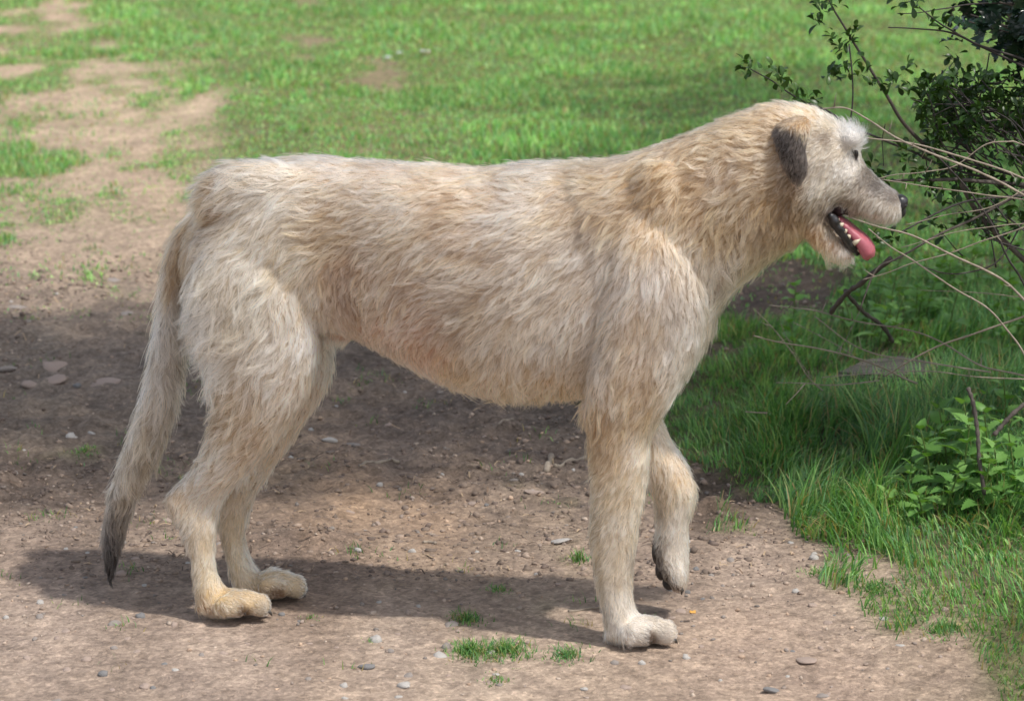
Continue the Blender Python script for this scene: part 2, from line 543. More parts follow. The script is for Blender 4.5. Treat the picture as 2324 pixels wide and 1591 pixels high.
# u, v, flow(du, dv), length m, lift, r, g, b (as seen), how curly
F = [
    (520, 430, -1, .45, .036, .25, 205, 188, 166, .6), (620, 375, -1, .12, .036, .2, 212, 194, 170, .5), (760, 372, -1, .05, .036, .2, 212, 190, 164, .5),
    (900, 385, -1, .05, .036, .2, 214, 188, 158, .5), (1040, 395, -1, -.05, .04, .3, 212, 182, 150, .7), (1110, 395, -1, -.2, .042, .4, 206, 176, 142, .8),
    (1220, 380, -1, .05, .04, .3, 196, 178, 156, .7), (1320, 380, -1, .1, .038, .3, 186, 162, 128, .6), (1420, 370, -1, .2, .036, .3, 184, 158, 124, .6),
    (600, 480, -.9, .5, .036, .22, 214, 200, 180, .6), (560, 560, -.8, .6, .04, .3, 214, 198, 172, .8), (740, 460, -1, .15, .036, .2, 186, 164, 134, .5),
    (740, 540, -1, .25, .034, .2, 190, 166, 132, .6), (860, 480, -1, .18, .036, .2, 204, 184, 158, .5), (900, 570, -1, .3, .036, .2, 198, 176, 150, .5),
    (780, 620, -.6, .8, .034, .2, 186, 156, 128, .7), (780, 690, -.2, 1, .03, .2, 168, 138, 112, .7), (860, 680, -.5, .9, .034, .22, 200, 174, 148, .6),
    (1000, 480, -1, .22, .036, .2, 214, 190, 162, .5), (1050, 600, -1, .4, .036, .22, 206, 184, 160, .5), (1150, 520, -.9, .45, .036, .22, 216, 200, 182, .5),
    (1200, 650, -.7, .7, .038, .22, 208, 192, 172, .5), (1050, 720, -.8, .6, .036, .22, 198, 180, 160, .5), (950, 760, -.6, .9, .034, .22, 206, 176, 154, .5),
    (1100, 800, -.5, .9, .036, .22, 210, 194, 176, .5), (1230, 800, -.4, 1, .036, .22, 210, 196, 180, .5), (960, 835, -.3, 1, .03, .2, 212, 170, 146, .5),
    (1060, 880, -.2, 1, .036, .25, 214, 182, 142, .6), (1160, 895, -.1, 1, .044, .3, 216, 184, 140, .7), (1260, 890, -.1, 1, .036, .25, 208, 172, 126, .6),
    (1280, 480, -.8, .5, .038, .25, 202, 182, 156, .6), (1320, 560, -.6, .8, .038, .25, 200, 186, 170, .6), (1400, 450, -.7, .6, .038, .28, 190, 162, 124, .6),
    (1500, 400, -.8, .5, .036, .3, 196, 166, 124, .6), (1470, 520, -.5, .9, .038, .28, 204, 176, 138, .7), (1380, 680, -.2, 1, .04, .22, 212, 196, 178, .5),
    (1480, 650, -.1, 1, .04, .22, 210, 194, 178, .5), (1440, 780, -.15, 1, .038, .22, 210, 190, 168, .5), (1540, 720, -.1, 1, .042, .24, 206, 196, 184, .5),
    (1560, 820, -.2, 1, .04, .24, 196, 182, 166, .5), (1350, 820, -.3, 1, .036, .22, 198, 182, 164, .5), (1430, 880, -.15, 1, .034, .22, 206, 180, 150, .5),
    (1580, 340, -.9, .3, .036, .4, 204, 176, 138, .7), (1560, 460, -.6, .7, .038, .3, 190, 156, 112, .9), (1640, 520, -.4, .9, .04, .35, 186, 162, 124, .9),
    (1660, 620, -.3, 1, .044, .35, 196, 184, 166, .9), (1620, 680, -.2, 1, .044, .3, 192, 180, 166, .8), (1740, 560, -.3, 1, .044, .35, 188, 170, 142, .9),
    (1650, 400, -.7, .5, .034, .35, 206, 180, 146, .9), (1680, 290, -.9, .2, .03, .5, 206, 178, 140, .6), (1760, 250, -1, .1, .024, .5, 204, 172, 128, .6),
    (1710, 380, -.9, .3, .034, .35, 204, 178, 142, .9), (1740, 470, -.5, .8, .036, .3, 184, 156, 114, .9), (1797, 440, -.4, .9, .026, .3, 146, 118, 82, .8), (1803, 492, -.3, 1, .028, .32, 138, 112, 80, .8),  # last two points paint the shading line between ear and jaw
    (1830, 258, -1, .1, .02, .4, 212, 182, 136, .5), (1880, 275, -.9, .3, .02, .35, 216, 204, 182, .5), (1932, 308, -.1, -.9, .032, .8, 228, 228, 228, .8), (1945, 326, .5, -.5, .022, .7, 226, 226, 226, .6),
    (1860, 340, -.8, .5, .016, .3, 200, 188, 170, .5), (1900, 340, -.8, .5, .016, .3, 206, 194, 176, .5), (1855, 430, -.7, .7, .028, .38, 206, 198, 184, 1),
    (1930, 385, -.8, .4, .012, .25, 228, 224, 218, .3), (1965, 400, -.9, .35, .013, .3, 130, 122, 114, .3), (1900, 440, -.8, .6, .016, .3, 196, 186, 170, .6), (1870, 320, -.8, .5, .016, .3, 150, 136, 120, .5), (1845, 460, -.6, .8, .022, .32, 176, 162, 140, .8),
    (1990, 425, -.9, .4, .012, .28, 112, 106, 102, .3), (2020, 448, -.9, .4, .010, .22, 124, 116, 110, .3), (2000, 470, -.6, .8, .017, .4, 186, 176, 162, .4), (2022, 492, -.2, 1, .022, .45, 210, 198, 182, .4),
    (1975, 490, -.3, 1, .024, .42, 204, 194, 178, .4), (1938, 474, -.4, 1, .018, .32, 150, 136, 120, .4), (1905, 460, -.5, .9, .016, .3, 132, 116, 100, .5), (1872, 485, -.5, .9, .02, .3, 130, 112, 92, .7), (1955, 450, -.7, .7, .017, .38, 172, 160, 146, .4), (1825, 480, -.5, .9, .026, .35, 140, 116, 86, .8),
    (1800, 545, -.2, 1, .03, .35, 176, 152, 118, .8),
    (1850, 545, .2, 1, .022, .4, 196, 160, 118, .6), (1880, 575, .0, 1, .036, .5, 204, 164, 122, .6), (1915, 588, .05, 1, .036, .45, 214, 182, 148, .6),
    (1885, 525, -.3, .8, .014, .3, 204, 188, 166, .4), (1925, 570, .2, 1, .018, .3, 220, 208, 196, .4),
    # hind leg
    (470, 620, -.6, .8, .048, .35, 206, 192, 170, .9), (440, 720, -.7, .7, .052, .4, 208, 200, 188, .9), (560, 680, -.7, .6, .044, .32, 208, 196, 176, 1),
    (640, 600, -.5, .8, .038, .28, 222, 204, 174, .8), (680, 700, -.4, .9, .036, .26, 224, 206, 178, .6), (700, 800, -.3, 1, .034, .24, 224, 214, 200, .5),
    (580, 800, -.7, .7, .046, .32, 208, 194, 176, 1), (490, 830, -.7, .7, .05, .4, 210, 198, 180, .9), (600, 900, -.4, .9, .04, .28, 208, 186, 160, .8),
    (520, 930, -.6, .8, .044, .32, 208, 184, 152, .8), (560, 1000, -.4, .9, .036, .26, 200, 176, 148, .7), (500, 1060, -.5, .9, .03, .24, 204, 182, 154, .6),
    (440, 1100, -.4, .9, .02, .2, 212, 198, 178, .4), (400, 1140, -.2, 1, .022, .25, 204, 178, 142, .4), (460, 1160, -.1, 1, .022, .22, 212, 196, 172, .4),
    (420, 1200, -.3, 1, .026, .35, 216, 202, 180, .4), (470, 1230, .05, 1, .02, .2, 216, 198, 168, .4), (460, 1310, .1, 1, .02, .22, 214, 196, 164, .4),
    (551, 1388, .9, .4, .005, .2, 92, 70, 50, .3), (1482, 1446, .9, .4, .005, .2, 88, 72, 60, .3), (634, 1350, .9, .4, .005, .2, 110, 86, 64, .3), (530, 1385, .9, .4, .006, .2, 214, 192, 156, .3), (1450, 1445, .9, .4, .007, .2, 222, 214, 204, .3), (1510, 1445, .9, .4, .006, .2, 222, 212, 200, .3), (490, 1360, .8, .5, .014, .3, 216, 186, 134, .4), (575, 1372, 1, .4, .007, .3, 218, 192, 150, .4), (470, 1385, .6, .8, .014, .3, 170, 130, 84, .4),  # first three points: shade of the toe gaps painted into the coat
    (600, 1385, 1, .3, .007, .25, 208, 194, 172, .4),
    (720, 930, -.4, .9, .028, .22, 204, 178, 146, .5), (650, 1030, -.4, .9, .028, .22, 200, 174, 142, .5), (560, 1130, -.1, 1, .024, .22, 206, 190, 168, .4),
    (530, 1220, .1, 1, .02, .22, 210, 192, 164, .4), (560, 1290, .4, .9, .02, .25, 206, 188, 158, .4), (630, 1310, 1, .3, .014, .4, 212, 192, 158, .4),
    (665, 1340, 1, .3, .007, .25, 208, 190, 160, .4),
    # fore legs
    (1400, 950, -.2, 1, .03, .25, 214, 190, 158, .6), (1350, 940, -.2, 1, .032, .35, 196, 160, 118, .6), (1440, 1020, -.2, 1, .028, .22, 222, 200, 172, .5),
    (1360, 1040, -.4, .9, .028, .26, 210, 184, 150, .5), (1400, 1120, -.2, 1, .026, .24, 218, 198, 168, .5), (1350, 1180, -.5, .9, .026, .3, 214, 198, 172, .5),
    (1420, 1210, -.1, 1, .024, .22, 218, 202, 178, .5), (1380, 1290, -.2, 1, .022, .25, 216, 202, 180, .5), (1400, 1370, 0, 1, .022, .25, 222, 214, 202, .4),
    (1450, 1410, .8, .6, .013, .35, 224, 216, 206, .4), (1400, 1440, .4, .9, .016, .3, 222, 214, 204, .4), (1500, 1430, 1, .4, .008, .3, 218, 210, 198, .4),
    (1520, 1020, .3, 1, .026, .25, 218, 196, 166, .5), (1550, 1090, .1, 1, .024, .24, 216, 190, 154, .5), (1510, 1130, -.2, 1, .022, .24, 190, 166, 134, .5),
    (1550, 1180, 0, 1, .02, .24, 222, 214, 202, .4), (1495, 1200, -.3, 1, .024, .3, 214, 202, 186, .4), (1545, 1270, 0, 1, .016, .25, 222, 214, 202, .4),
    (1490, 1270, 0, 1, .009, .25, 74, 60, 52, .3), (1522, 1265, 0, 1, .014, .25, 218, 208, 194, .3), (1482, 1240, 0, 1, .012, .25, 120, 102, 88, .3), (1532, 1338, .1, 1, .008, .2, 88, 72, 62, .3), (1490, 1300, 0, 1, .008, .2, 66, 54, 48, .3), (1550, 1320, .1, 1, .012, .25, 214, 204, 188, .4), (1508, 1318, 0, 1, .008, .2, 70, 58, 50, .3), (1535, 1300, 0, 1, .012, .25, 212, 202, 188, .3),
    # tail
    (450, 490, -.8, .6, .034, .25, 176, 146, 110, .6), (410, 560, -.4, .9, .036, .3, 176, 148, 116, .6), (395, 650, -.15, 1, .04, .3, 190, 166, 136, .7),
    (385, 760, -.1, 1, .044, .32, 198, 190, 180, .8), (360, 890, -.3, 1, .044, .3, 204, 196, 186, .8), (320, 1010, -.35, 1, .04, .28, 204, 194, 178, .7),
    (290, 1090, -.35, 1, .036, .26, 192, 180, 162, .6), (272, 1140, -.25, 1, .032, .24, 156, 146, 132, .5), (248, 1165, -.15, 1, .03, .22, 96, 90, 86, .4), (282, 1180, -.15, 1, .03, .22, 120, 112, 102, .4),
    (258, 1215, -.05, 1, .028, .2, 62, 58, 58, .4), (250, 1260, 0, 1, .026, .18, 34, 33, 35, .3), (248, 1305, 0, 1, .02, .14, 28, 27, 29, .3)]
F = np.array(F, float)
F[:, 6:9] = np.array([lin(*c) for c in F[:, 6:9]])
_l = F[:, 6:9] @ np.array([.3, .6, .1])
_k = np.where(_l > .12, .15, 0)[:, None]
F[:, 6:9] = F[:, 6:9] * (1 - _k) + _l[:, None] * np.array([1.03, .985, .93]) * _k
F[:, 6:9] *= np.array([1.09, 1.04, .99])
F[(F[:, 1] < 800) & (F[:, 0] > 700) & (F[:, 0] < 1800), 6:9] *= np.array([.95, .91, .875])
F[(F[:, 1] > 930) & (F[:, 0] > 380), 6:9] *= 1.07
EYE_N, EYE_NN = hit(1941, 351)


def coat(q):
    """flow, length, lift, colour, curl at pixels q"""
    r = idw(q, F[:, :2], F[:, 2:], 4.0, 10.0)
    face = (q[:, 0] > 1800) | (q[:, 1] > 1000)
    r2 = idw(q, F[:, :2], F[:, 6:9], 3.4, 18.0)
    r[~face, 4:7] = r2[~face]
    fac = .95 - .15 * smooth(640, 760, q[:, 0]) * smooth(960, 860, q[:, 1])
    return r[:, :2], r[:, 2] * fac, r[:, 3], r[:, 4:7], r[:, 7]


mouth_poly = np.array([(1882, 484), (1898, 470), (1912, 470), (1930, 483), (1960, 500), (2000, 512), (2010, 530), (1950, 588), (1938, 580), (1915, 548), (1893, 518), (1879, 494)], float)


def inside(poly, u, v):
    c = np.zeros(len(u), bool)
    j = len(poly) - 1
    for i in range(len(poly)):
        xi, yi = poly[i]
        xj, yj = poly[j]
        m = ((yi > v) != (yj > v)) & (u < (xj - xi) * (v - yi) / (yj - yi + 1e-12) + xi)
        c ^= m
        j = i
    return c


# skin tone below the coat
su, sv = proj(dco)
_, _, _, scol, _ = coat(np.stack([su, sv], -1))
in_mouth = inside(mouth_poly, su, sv)
skin = scol * 0.62
skin[in_mouth] = lin(40, 26, 26)
skin[np.linalg.norm(dco - EYE_N, axis=1) < .012] = lin(44, 36, 32)
pink = np.exp(-(((su - 850) / 90) ** 2 + ((sv - 770) / 40) ** 2))[:, None]
skin = skin * (1 - pink * .6) + np.array(lin(196, 140, 116)) * pink * .6
set_col(dog_me, 'tone', skin)
m_skin, nt, out = new_mat('dog_skin')
b = N(nt, 'ShaderNodeBsdfPrincipled', i_Roughness=0.8)
b.inputs['Specular IOR Level'].default_value = 0.15
at = N(nt, 'ShaderNodeAttribute', attribute_name='tone')
nt.links.new(at.outputs['Color'], b.inputs['Base Color'])
nt.links.new(b.outputs[0], out.inputs[0])
dog_me.materials.clear()
dog_me.materials.append(m_skin)
dog = link('dog', dog_me, label='tall shaggy cream and grey hound standing side-on on the dirt track, one forepaw lifted', cat='dog')

# ears: hanging flaps
EARS = []
for s in (-1, 1):
    rows = [(1778, 272, 1830, 264, .008, -.046), (1762, 286, 1842, 276, .012, -.062), (1750, 302, 1845, 292, .011, -.072), (1750, 322, 1838, 314, .008, -.079), (1760, 350, 1832, 340, .007, -.083),
            (1769, 376, 1836, 366, .0065, -.083), (1782, 400, 1836, 390, .006, -.081), (1796, 418, 1826, 412, .005, -.079), (1804, 425, 1814, 422, .004, -.078)]
    rows = [(a + (4 if i_ > 2 else 0), b_, c - 3, d, w, s * abs(yo) + .006) for i_, (a, b_, c, d, w, yo) in enumerate(rows)]
    v, q, t = dog_loft(rows, 2, 2.0, 24, 5)
    # the flap curls a little: its edges lie closer to the head
    uu, vv = proj(v)
    v = v + LAT * (-s) * (.010 * ((uu - 1805) / 45) ** 2)[:, None]
    em = mesh_np('ear', v, [q, t], m_skin)
    eu, ev = proj(v)
    dark = smooth(282, 312, ev + .30 * (1800 - eu))[:, None]
    set_col(em, 'tone', np.array(lin(150, 120, 86)) * (1 - dark) + np.array(lin(50, 43, 40)) * dark)
    eo = link('ear', em, dog, label='dark brown hanging ear' if s < 0 else None)
    EARS.append(em)

# ---- coat of single hairs
FUR_P, FUR_R, FUR_C = [], [], []


def grow(me_arrays, n, nclump, is_ear=False):
    co, no, tr = me_arrays
    a, b_, c = co[tr[:, 0]], co[tr[:, 1]], co[tr[:, 2]]
    area = np.linalg.norm(np.cross(b_ - a, c - a), axis=1)
    mid = (a + b_ + c) / 3
    mu, mv = proj(mid)
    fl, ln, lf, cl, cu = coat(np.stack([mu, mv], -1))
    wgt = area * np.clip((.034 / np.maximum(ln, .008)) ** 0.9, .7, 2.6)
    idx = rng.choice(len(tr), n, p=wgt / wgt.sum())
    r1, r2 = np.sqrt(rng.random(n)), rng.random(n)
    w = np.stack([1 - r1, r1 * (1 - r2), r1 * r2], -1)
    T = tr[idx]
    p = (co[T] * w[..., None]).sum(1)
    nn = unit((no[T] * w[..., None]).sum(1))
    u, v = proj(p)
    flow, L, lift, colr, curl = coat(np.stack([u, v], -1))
    if is_ear:
        flow = np.tile([-.15, 1.0], (n, 1))
        L = np.full(n, .009)
        lift = np.full(n, .2)
        curl = np.full(n, .3)
        dk = smooth(282, 312, v + 34 * (vnoise(p, 70, 5) - .5) + .30 * (1800 - u))[:, None]
        colr = np.array(lin(182, 152, 114)) * (1 - dk) + np.array(lin(74, 64, 58)) * dk
        tip = smooth(395, 420, v)[:, None]
        colr = colr * (1 - tip * .4) + np.array(lin(140, 122, 110)) * tip * .4
    if not is_ear:      # shade painted into the clefts between the toes, hairs shortened there
        for (pu0, pu1, pvt, pvb, _yo) in PAWS:
            for fr_, am_ in ((.70, .8), (.90, .45)):
                ug = pu0 + (pu1 - pu0) * fr_ - .15 * (v - pvb)
                low = smooth(pvb - .62 * (pvb - pvt), pvb - .40 * (pvb - pvt), v) * (v < pvb + 8)
                g1 = np.exp(-((u - ug) / 4.0) ** 2) * low * am_
                g2 = ((u > ug - 12) & (u < ug + 3)) * low
                colr = colr * (1 - g1[:, None]) + np.array(lin(70, 54, 40)) * g1[:, None]
                L = L * (1 - .65 * g2)
    keep = ~inside(mouth_poly, u, v) if not is_ear else np.ones(n, bool)
    near_eye = np.minimum(np.linalg.norm(p - EYE_N, axis=1), np.linalg.norm(p - EYE_F, axis=1))
    keep &= near_eye > .0066
    keep &= np.linalg.norm(p - NOSE_C, axis=1) > .0145
    keep &= (p[:, 2] > .004)
    p, nn, flow, L, lift, colr, curl, u, v = (x[keep] for x in (p, nn, flow, L, lift, colr, curl, u, v))
    n = len(p)
    # flow in the upright plane, turned into the surface
    d3 = np.stack([flow[:, 0], -.12 * flow[:, 0], -flow[:, 1]], -1)
    swirl = (fbm(p, 26, 3, 2) - .5) * 2.0 * curl + (fbm(p, 7, 4, 2) - .5) * 1.0
    side = np.cross(nn, d3)
    d3 = d3 + unit(side) * swirl[:, None] * np.linalg.norm(d3, axis=1, keepdims=True)
    tan = unit(d3 - nn * (d3 * nn).sum(1, keepdims=True))
    side = np.cross(nn, tan)
    # clumps
    ci = rng.choice(n, min(nclump, n), replace=False)
    kd = kdtree.KDTree(len(ci))
    for k, i in enumerate(ci):
        kd.insert(p[i], k)
    kd.balance()
    near = np.fromiter((kd.find(x)[1] for x in p), int, n)
    ck = ci[near]
    crand = rng.random((len(ci), 6))[near]
    fine = rng.random((n, 4))
    Lc = L * (.55 + .8 * crand[:, 0]) * (.65 + .6 * fine[:, 0])
    stray = fine[:, 3] > .91
    lift_ = lift * (.7 + .6 * crand[:, 1]) + .10 * (fine[:, 1] - .5) + stray * .22
    K = 8
    t = np.linspace(0, 1, K)
    pos = np.zeros((n, K, 3))
    pos[:, 0] = p
    phase = crand[:, 2] * 6.28
    wav = (.06 + .36 * curl) * (.4 + crand[:, 3])
    bend = (crand[:, 4] - .5) * (1.7 * curl + .35) + (fine[:, 2] - .5) * .6
    cur = p.copy()
    for k in range(1, K):
        tt = t[k]
        ang = lift_ * (1.25 - 1.15 * tt)
        sw = bend * tt + wav * np.sin(phase + tt * 6.5)
        dv = tan * np.cos(ang)[:, None] + nn * np.sin(ang)[:, None] + side * sw[:, None]
        dv[:, 2] -= .22 * tt * np.minimum(L / .04, 1)
        dv = unit(dv)
        cur = cur + dv * (Lc / (K - 1))[:, None]
        pos[:, k] = cur
    # towards the clump's own middle hair
    mid_ = pos[ck]
    amt = (.38 + .4 * crand[:, 5]) * np.where(stray, .15, 1)
    cw = amt[:, None] * (t[None] ** 1.15)
    keepoff = pos.copy()
    pos = pos * (1 - cw[..., None]) + (mid_ + (pos[:, :1] - mid_[:, :1]) * .25 * (1 - t)[None, :, None]) * cw[..., None]
    # hairs follow the ground rather than enter it
    pos[..., 2] = np.maximum(pos[..., 2], .002)
    # colour: banded hairs, tone by clump and by area
    big = fbm(p, 9, 21, 3)[:, None] - .5
    midn = fbm(p, 34, 33, 2)[:, None] - .5
    tone = .95 + big * 1.15 + midn * 1.25 + (crand[:, 1:2] - .5) * .62 + (fine[:, 1:2] - .5) * .3
    grey = np.clip(.32 + big * 1.8 + (crand[:, 3:4] - .5) * .7, 0, .8)
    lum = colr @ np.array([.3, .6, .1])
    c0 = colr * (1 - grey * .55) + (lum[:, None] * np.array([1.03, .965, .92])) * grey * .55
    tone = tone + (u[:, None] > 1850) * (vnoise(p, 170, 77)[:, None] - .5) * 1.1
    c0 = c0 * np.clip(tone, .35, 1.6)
    warm = (crand[:, 0:1] > .86) * (lum[:, None] > .3)
    c0 = c0 * (1 - warm * np.array([0, .10, .24]))
    cc = np.repeat(c0[:, None], K, 1)
    # roots darker buff, tips pale
    band = np.where(rng.random(n) < .16, -.36, .18)
    cc = cc * (np.interp(t, [0, .3, 1], [.62, .92, 1.04])[None, :, None] + (band[:, None] * (t[None] ** 2))[..., None])
    rad = (.00022 + .00014 * rng.random(n))[:, None] * np.interp(t, [0, .25, .7, 1], [.9, 1, .75, .18])[None]
    rad = rad * np.clip((L / .03), .55, 1.0)[:, None]
    FUR_P.append(pos)
    FUR_R.append(rad)
    FUR_C.append(np.clip(cc, 0.004, .93))


# landmarks
EYE_F = EYE_N + LAT * .075 if EYE_N is not None else np.zeros(3)
ye = ymid(1941) + .026
EYE_F = EYE_N + LAT * 2 * abs((EYE_N - P(1941, 351, ye)) @ LAT)
NOSE_C = P(2042, 462, ymid(2040) + .048)

grow((dco, dno, dtri), FUR_N, FUR_N // 10)
for em in EARS:
    grow(tri_arrays(em), FUR_N // 40, FUR_N // 400, True)
# long whisker beard and brow tufts come from the field above
fp, fr, fc = np.concatenate(FUR_P), np.concatenate(FUR_R), np.concatenate(FUR_C)
hc = bpy.data.hair_curves.new('fur')
hc.add_curves([fp.shape[1]] * len(fp))
hc.points.foreach_set('position', fp.astype(np.float32).ravel())
ra = hc.attributes.get('radius') or hc.attributes.new('radius', 'FLOAT', 'POINT')
ra.data.foreach_set('value', fr.astype(np.float32).ravel())
ca = hc.attributes.new('tone', 'FLOAT_COLOR', 'POINT')
rgba = np.ones(fc.shape[:2] + (4,), np.float32)
rgba[..., :3] = fc
ca.data.foreach_set('color', rgba.ravel())
m_fur, nt, out = new_mat('dog_fur')
hb = N(nt, 'ShaderNodeBsdfHairPrincipled')
hb.parametrization = 'COLOR'
hb.inputs['Roughness'].default_value = .42
hb.inputs['Radial Roughness'].default_value = .6
hb.inputs['Random Roughness'].default_value = .2
at = N(nt, 'ShaderNodeAttribute', attribute_name='tone')
nt.links.new(at.outputs['Color'], hb.inputs['Color'])
nt.links.new(hb.outputs[0], out.inputs[0])
hc.materials.append(m_fur)
fur = link('fur', hc, dog, label='long wavy cream and grey coat', kind='stuff')

# ---- eyes, nose, mouth
m_eye = noise_mat('eye_dark', [(0, (.006, .004, .003)), (1, (.02, .012, .008))], 80, .4, 0, spec=.3)
m_nose = noise_mat('nose_leather', [(0.3, (.012, .012, .014)), (.8, (.035, .034, .038))], 120, .38, .5, 300, .5, dist=.001)
m_tongue = noise_mat('tongue_flesh', [(.3, (.30, .075, .10)), (.8, (.46, .14, .17))], 60, .3, .4, 500, .5, sss=.3, dist=.001)
m_lip = noise_mat('lip_black', [(.3, (.008, .008, .009)), (.8, (.03, .028, .03))], 90, .3, .4, 200, .5, dist=.001)
m_tooth = noise_mat('tooth_ivory', [(.3, (.40, .34, .24)), (.8, (.56, .50, .38))], 90, .3, 0, spec=.5)
m_claw = noise_mat('claw_horn', [(.3, (.02, .017, .015)), (.8, (.10, .085, .07))], 90, .4, 0, spec=.5)
m_pad = noise_mat('pad_leather', [(.3, (.02, .015, .013)), (.8, (.06, .045, .04))], 90, .7, .4, 200, .3, dist=.001)

for e, nrm in ((EYE_N, -1), (EYE_F, 1)):
    c = e - LAT * nrm * .003
    link('eye', mesh_np('eye', *(lambda r: (r[0], [r[1], r[2]]))(ball(c, (.0054, .0055, .0072)))[0:2], m_eye), dog, label='small dark eye')
nb = Mesh()
ta = math.radians(-24)
NAX = np.array([[math.cos(ta), 0, math.sin(ta)], [0, 1, 0], [-math.sin(ta), 0, math.cos(ta)]])
nv_, nq_, nt_ = ball(np.zeros(3), 1.0, None, 22, 15)
nv_ = np.sign(nv_) * np.abs(nv_) ** .78
nb.add(NOSE_C + (nv_ * np.array([.0118, .0155, .0150])) @ NAX, nq_, nt_)
nb.add(*ball(NOSE_C + np.array([.001, 0, -.013]), (.010, .006, .012)))
nose = link('nose', nb.build('nose', m_nose), dog, label='black leathery nose')
for s in (-1, 1):
    v, q, t = ball(NOSE_C + np.array([.0085, 0, -.002]) + LAT * s * .0095, (.0045, .0052, .0042), nu=8, nv=6)
    link('nostril', mesh_np('nostril', v, [q, t], m_lip), nose)
# lower lip, gum edge along each side of the jaw
for s in (-1, 1):
    pth = catmull([P(u, v, ymid(u) + yo) for u, v, yo in ((1884, 486, .016 + s * .037), (1897, 508, .019 + s * .033), (1915, 535, .021 + s * .027), (1932, 559, .024 + s * .02), (1946, 576, .026 + s * .01))], 6)
    v, q, t = tube(pth, np.interp(np.linspace(0, 1, len(pth)), [0, .2, .6, 1], [.004, .0085, .0075, .005]) * (1 + .07 * np.sin(np.arange(len(pth)) * 1.9)), 12)
    v = v + .0022 * np.stack([vnoise(v, 190, k_) - .5 for k_ in (1, 2, 3)], -1) * 2
    link('lower_lip', mesh_np('lower_lip', v, [q, t], m_lip), dog, label='wrinkled black lower lip')
    for k, (uu, vv, h, yo) in enumerate(((1900, 499, .006, .036), (1908, 511, .008, .034), (1918, 524, .006, .031), (1927, 536, .005, .028), (1938, 552, .015, .021), (1947, 566, .006, .010))):
        base = P(uu - 2, vv + 2, ymid(uu) + .021 + s * yo)
        tipd = unit(np.array([.62, 0, .42]))
        v, q, t = tube(np.array([base, base + tipd * h * .5, base + tipd * h]), np.array([.0046, .0038, .0008]), 8)
        link('tooth', mesh_np('tooth', v, [q, t], m_tooth), dog)
# tongue: hangs over the front of the jaw
tg = [(1892, 477, 1890, 490, .015, .02), (1914, 493, 1904, 510, .02, .021), (1938, 512, 1922, 533, .022, .022), (1960, 529, 1939, 553, .023, .023),
      (1977, 546, 1951, 573, .0235, .024), (1986, 564, 1958, 585, .021, .025), (1984, 579, 1967, 590, .012, .025)]
v, q, t = dog_loft(tg, 0, 2.6, 22, 5)
gr = np.exp(-(((v - np.array([0, 0, 0])) @ LAT - np.median((v) @ LAT)) / .004) ** 2)
v = v - gr[:, None] * np.array([-.35, 0, .5]) * .0045 + .0012 * np.stack([vnoise(v, 160, k_) - .5 for k_ in (1, 2, 3)], -1)
link('tongue', mesh_np('tongue', v, [q, t], m_tongue), dog, label='pink tongue lolling over the lower jaw')
# claws
for (u0, u1, vt, vb, yo) in PAWS:
    for dy, du in ((-.041, -.34), (-.014, .05), (.014, .05), (.041, -.34)):
        uc = u0 + (u1 - u0) * (.95 + du)
        y = ymid(uc) + yo + dy
        c = P(uc, vb - (vb - vt) * .22, y)
        pth = np.array([c, c + [.004, 0, .001], c + [.008, 0, -.003], c + [.010, 0, -.007]])
        pth[:, 2] = np.maximum(pth[:, 2], .003)
        v, q, t = tube(pth, np.array([.0038, .0034, .0026, .0008]), 8)
        link('claw', mesh_np('claw', v, [q, t], m_claw), dog)
for dy in (-.026, -.009, .009, .026):
    c = P(1543, 1330, ymid(1538) + .07 + dy)
    v, q, t = tube(np.array([c, c + [.004, 0, -.008], c + [.003, 0, -.015]]), np.array([.0042, .0034, .0008]), 8)
    link('claw', mesh_np('claw', v, [q, t], m_claw), dog)
# pads of the lifted paw
for (uu, vv, r) in ((1491, 1250, (.009, .022, .024)), (1500, 1292, (.010, .026, .018)), (1520, 1322, (.013, .026, .011))):
    v, q, t = ball(P(uu, vv, ymid(uu) + .068), r)
    link('paw_pad', mesh_np('paw_pad', v, [q, t], m_pad), dog, label='dark underside pad of the lifted paw')


# ------------------------------------------------------------------ the ground
PAW_XY = np.array([G(530, 1400)[:2], G(628, 1360)[:2], G(1450, 1464)[:2], G(530, 1400)[:2]])


def uv_ground(x, y):
    u, v = proj(np.stack([x, y, np.zeros_like(x)], -1))
    behind = (y + CAM_D) < 3.5
    return np.where(behind, 1162, np.clip(u, -900, 3200)), np.where(behind, 1750, np.clip(v, -120, 1750))


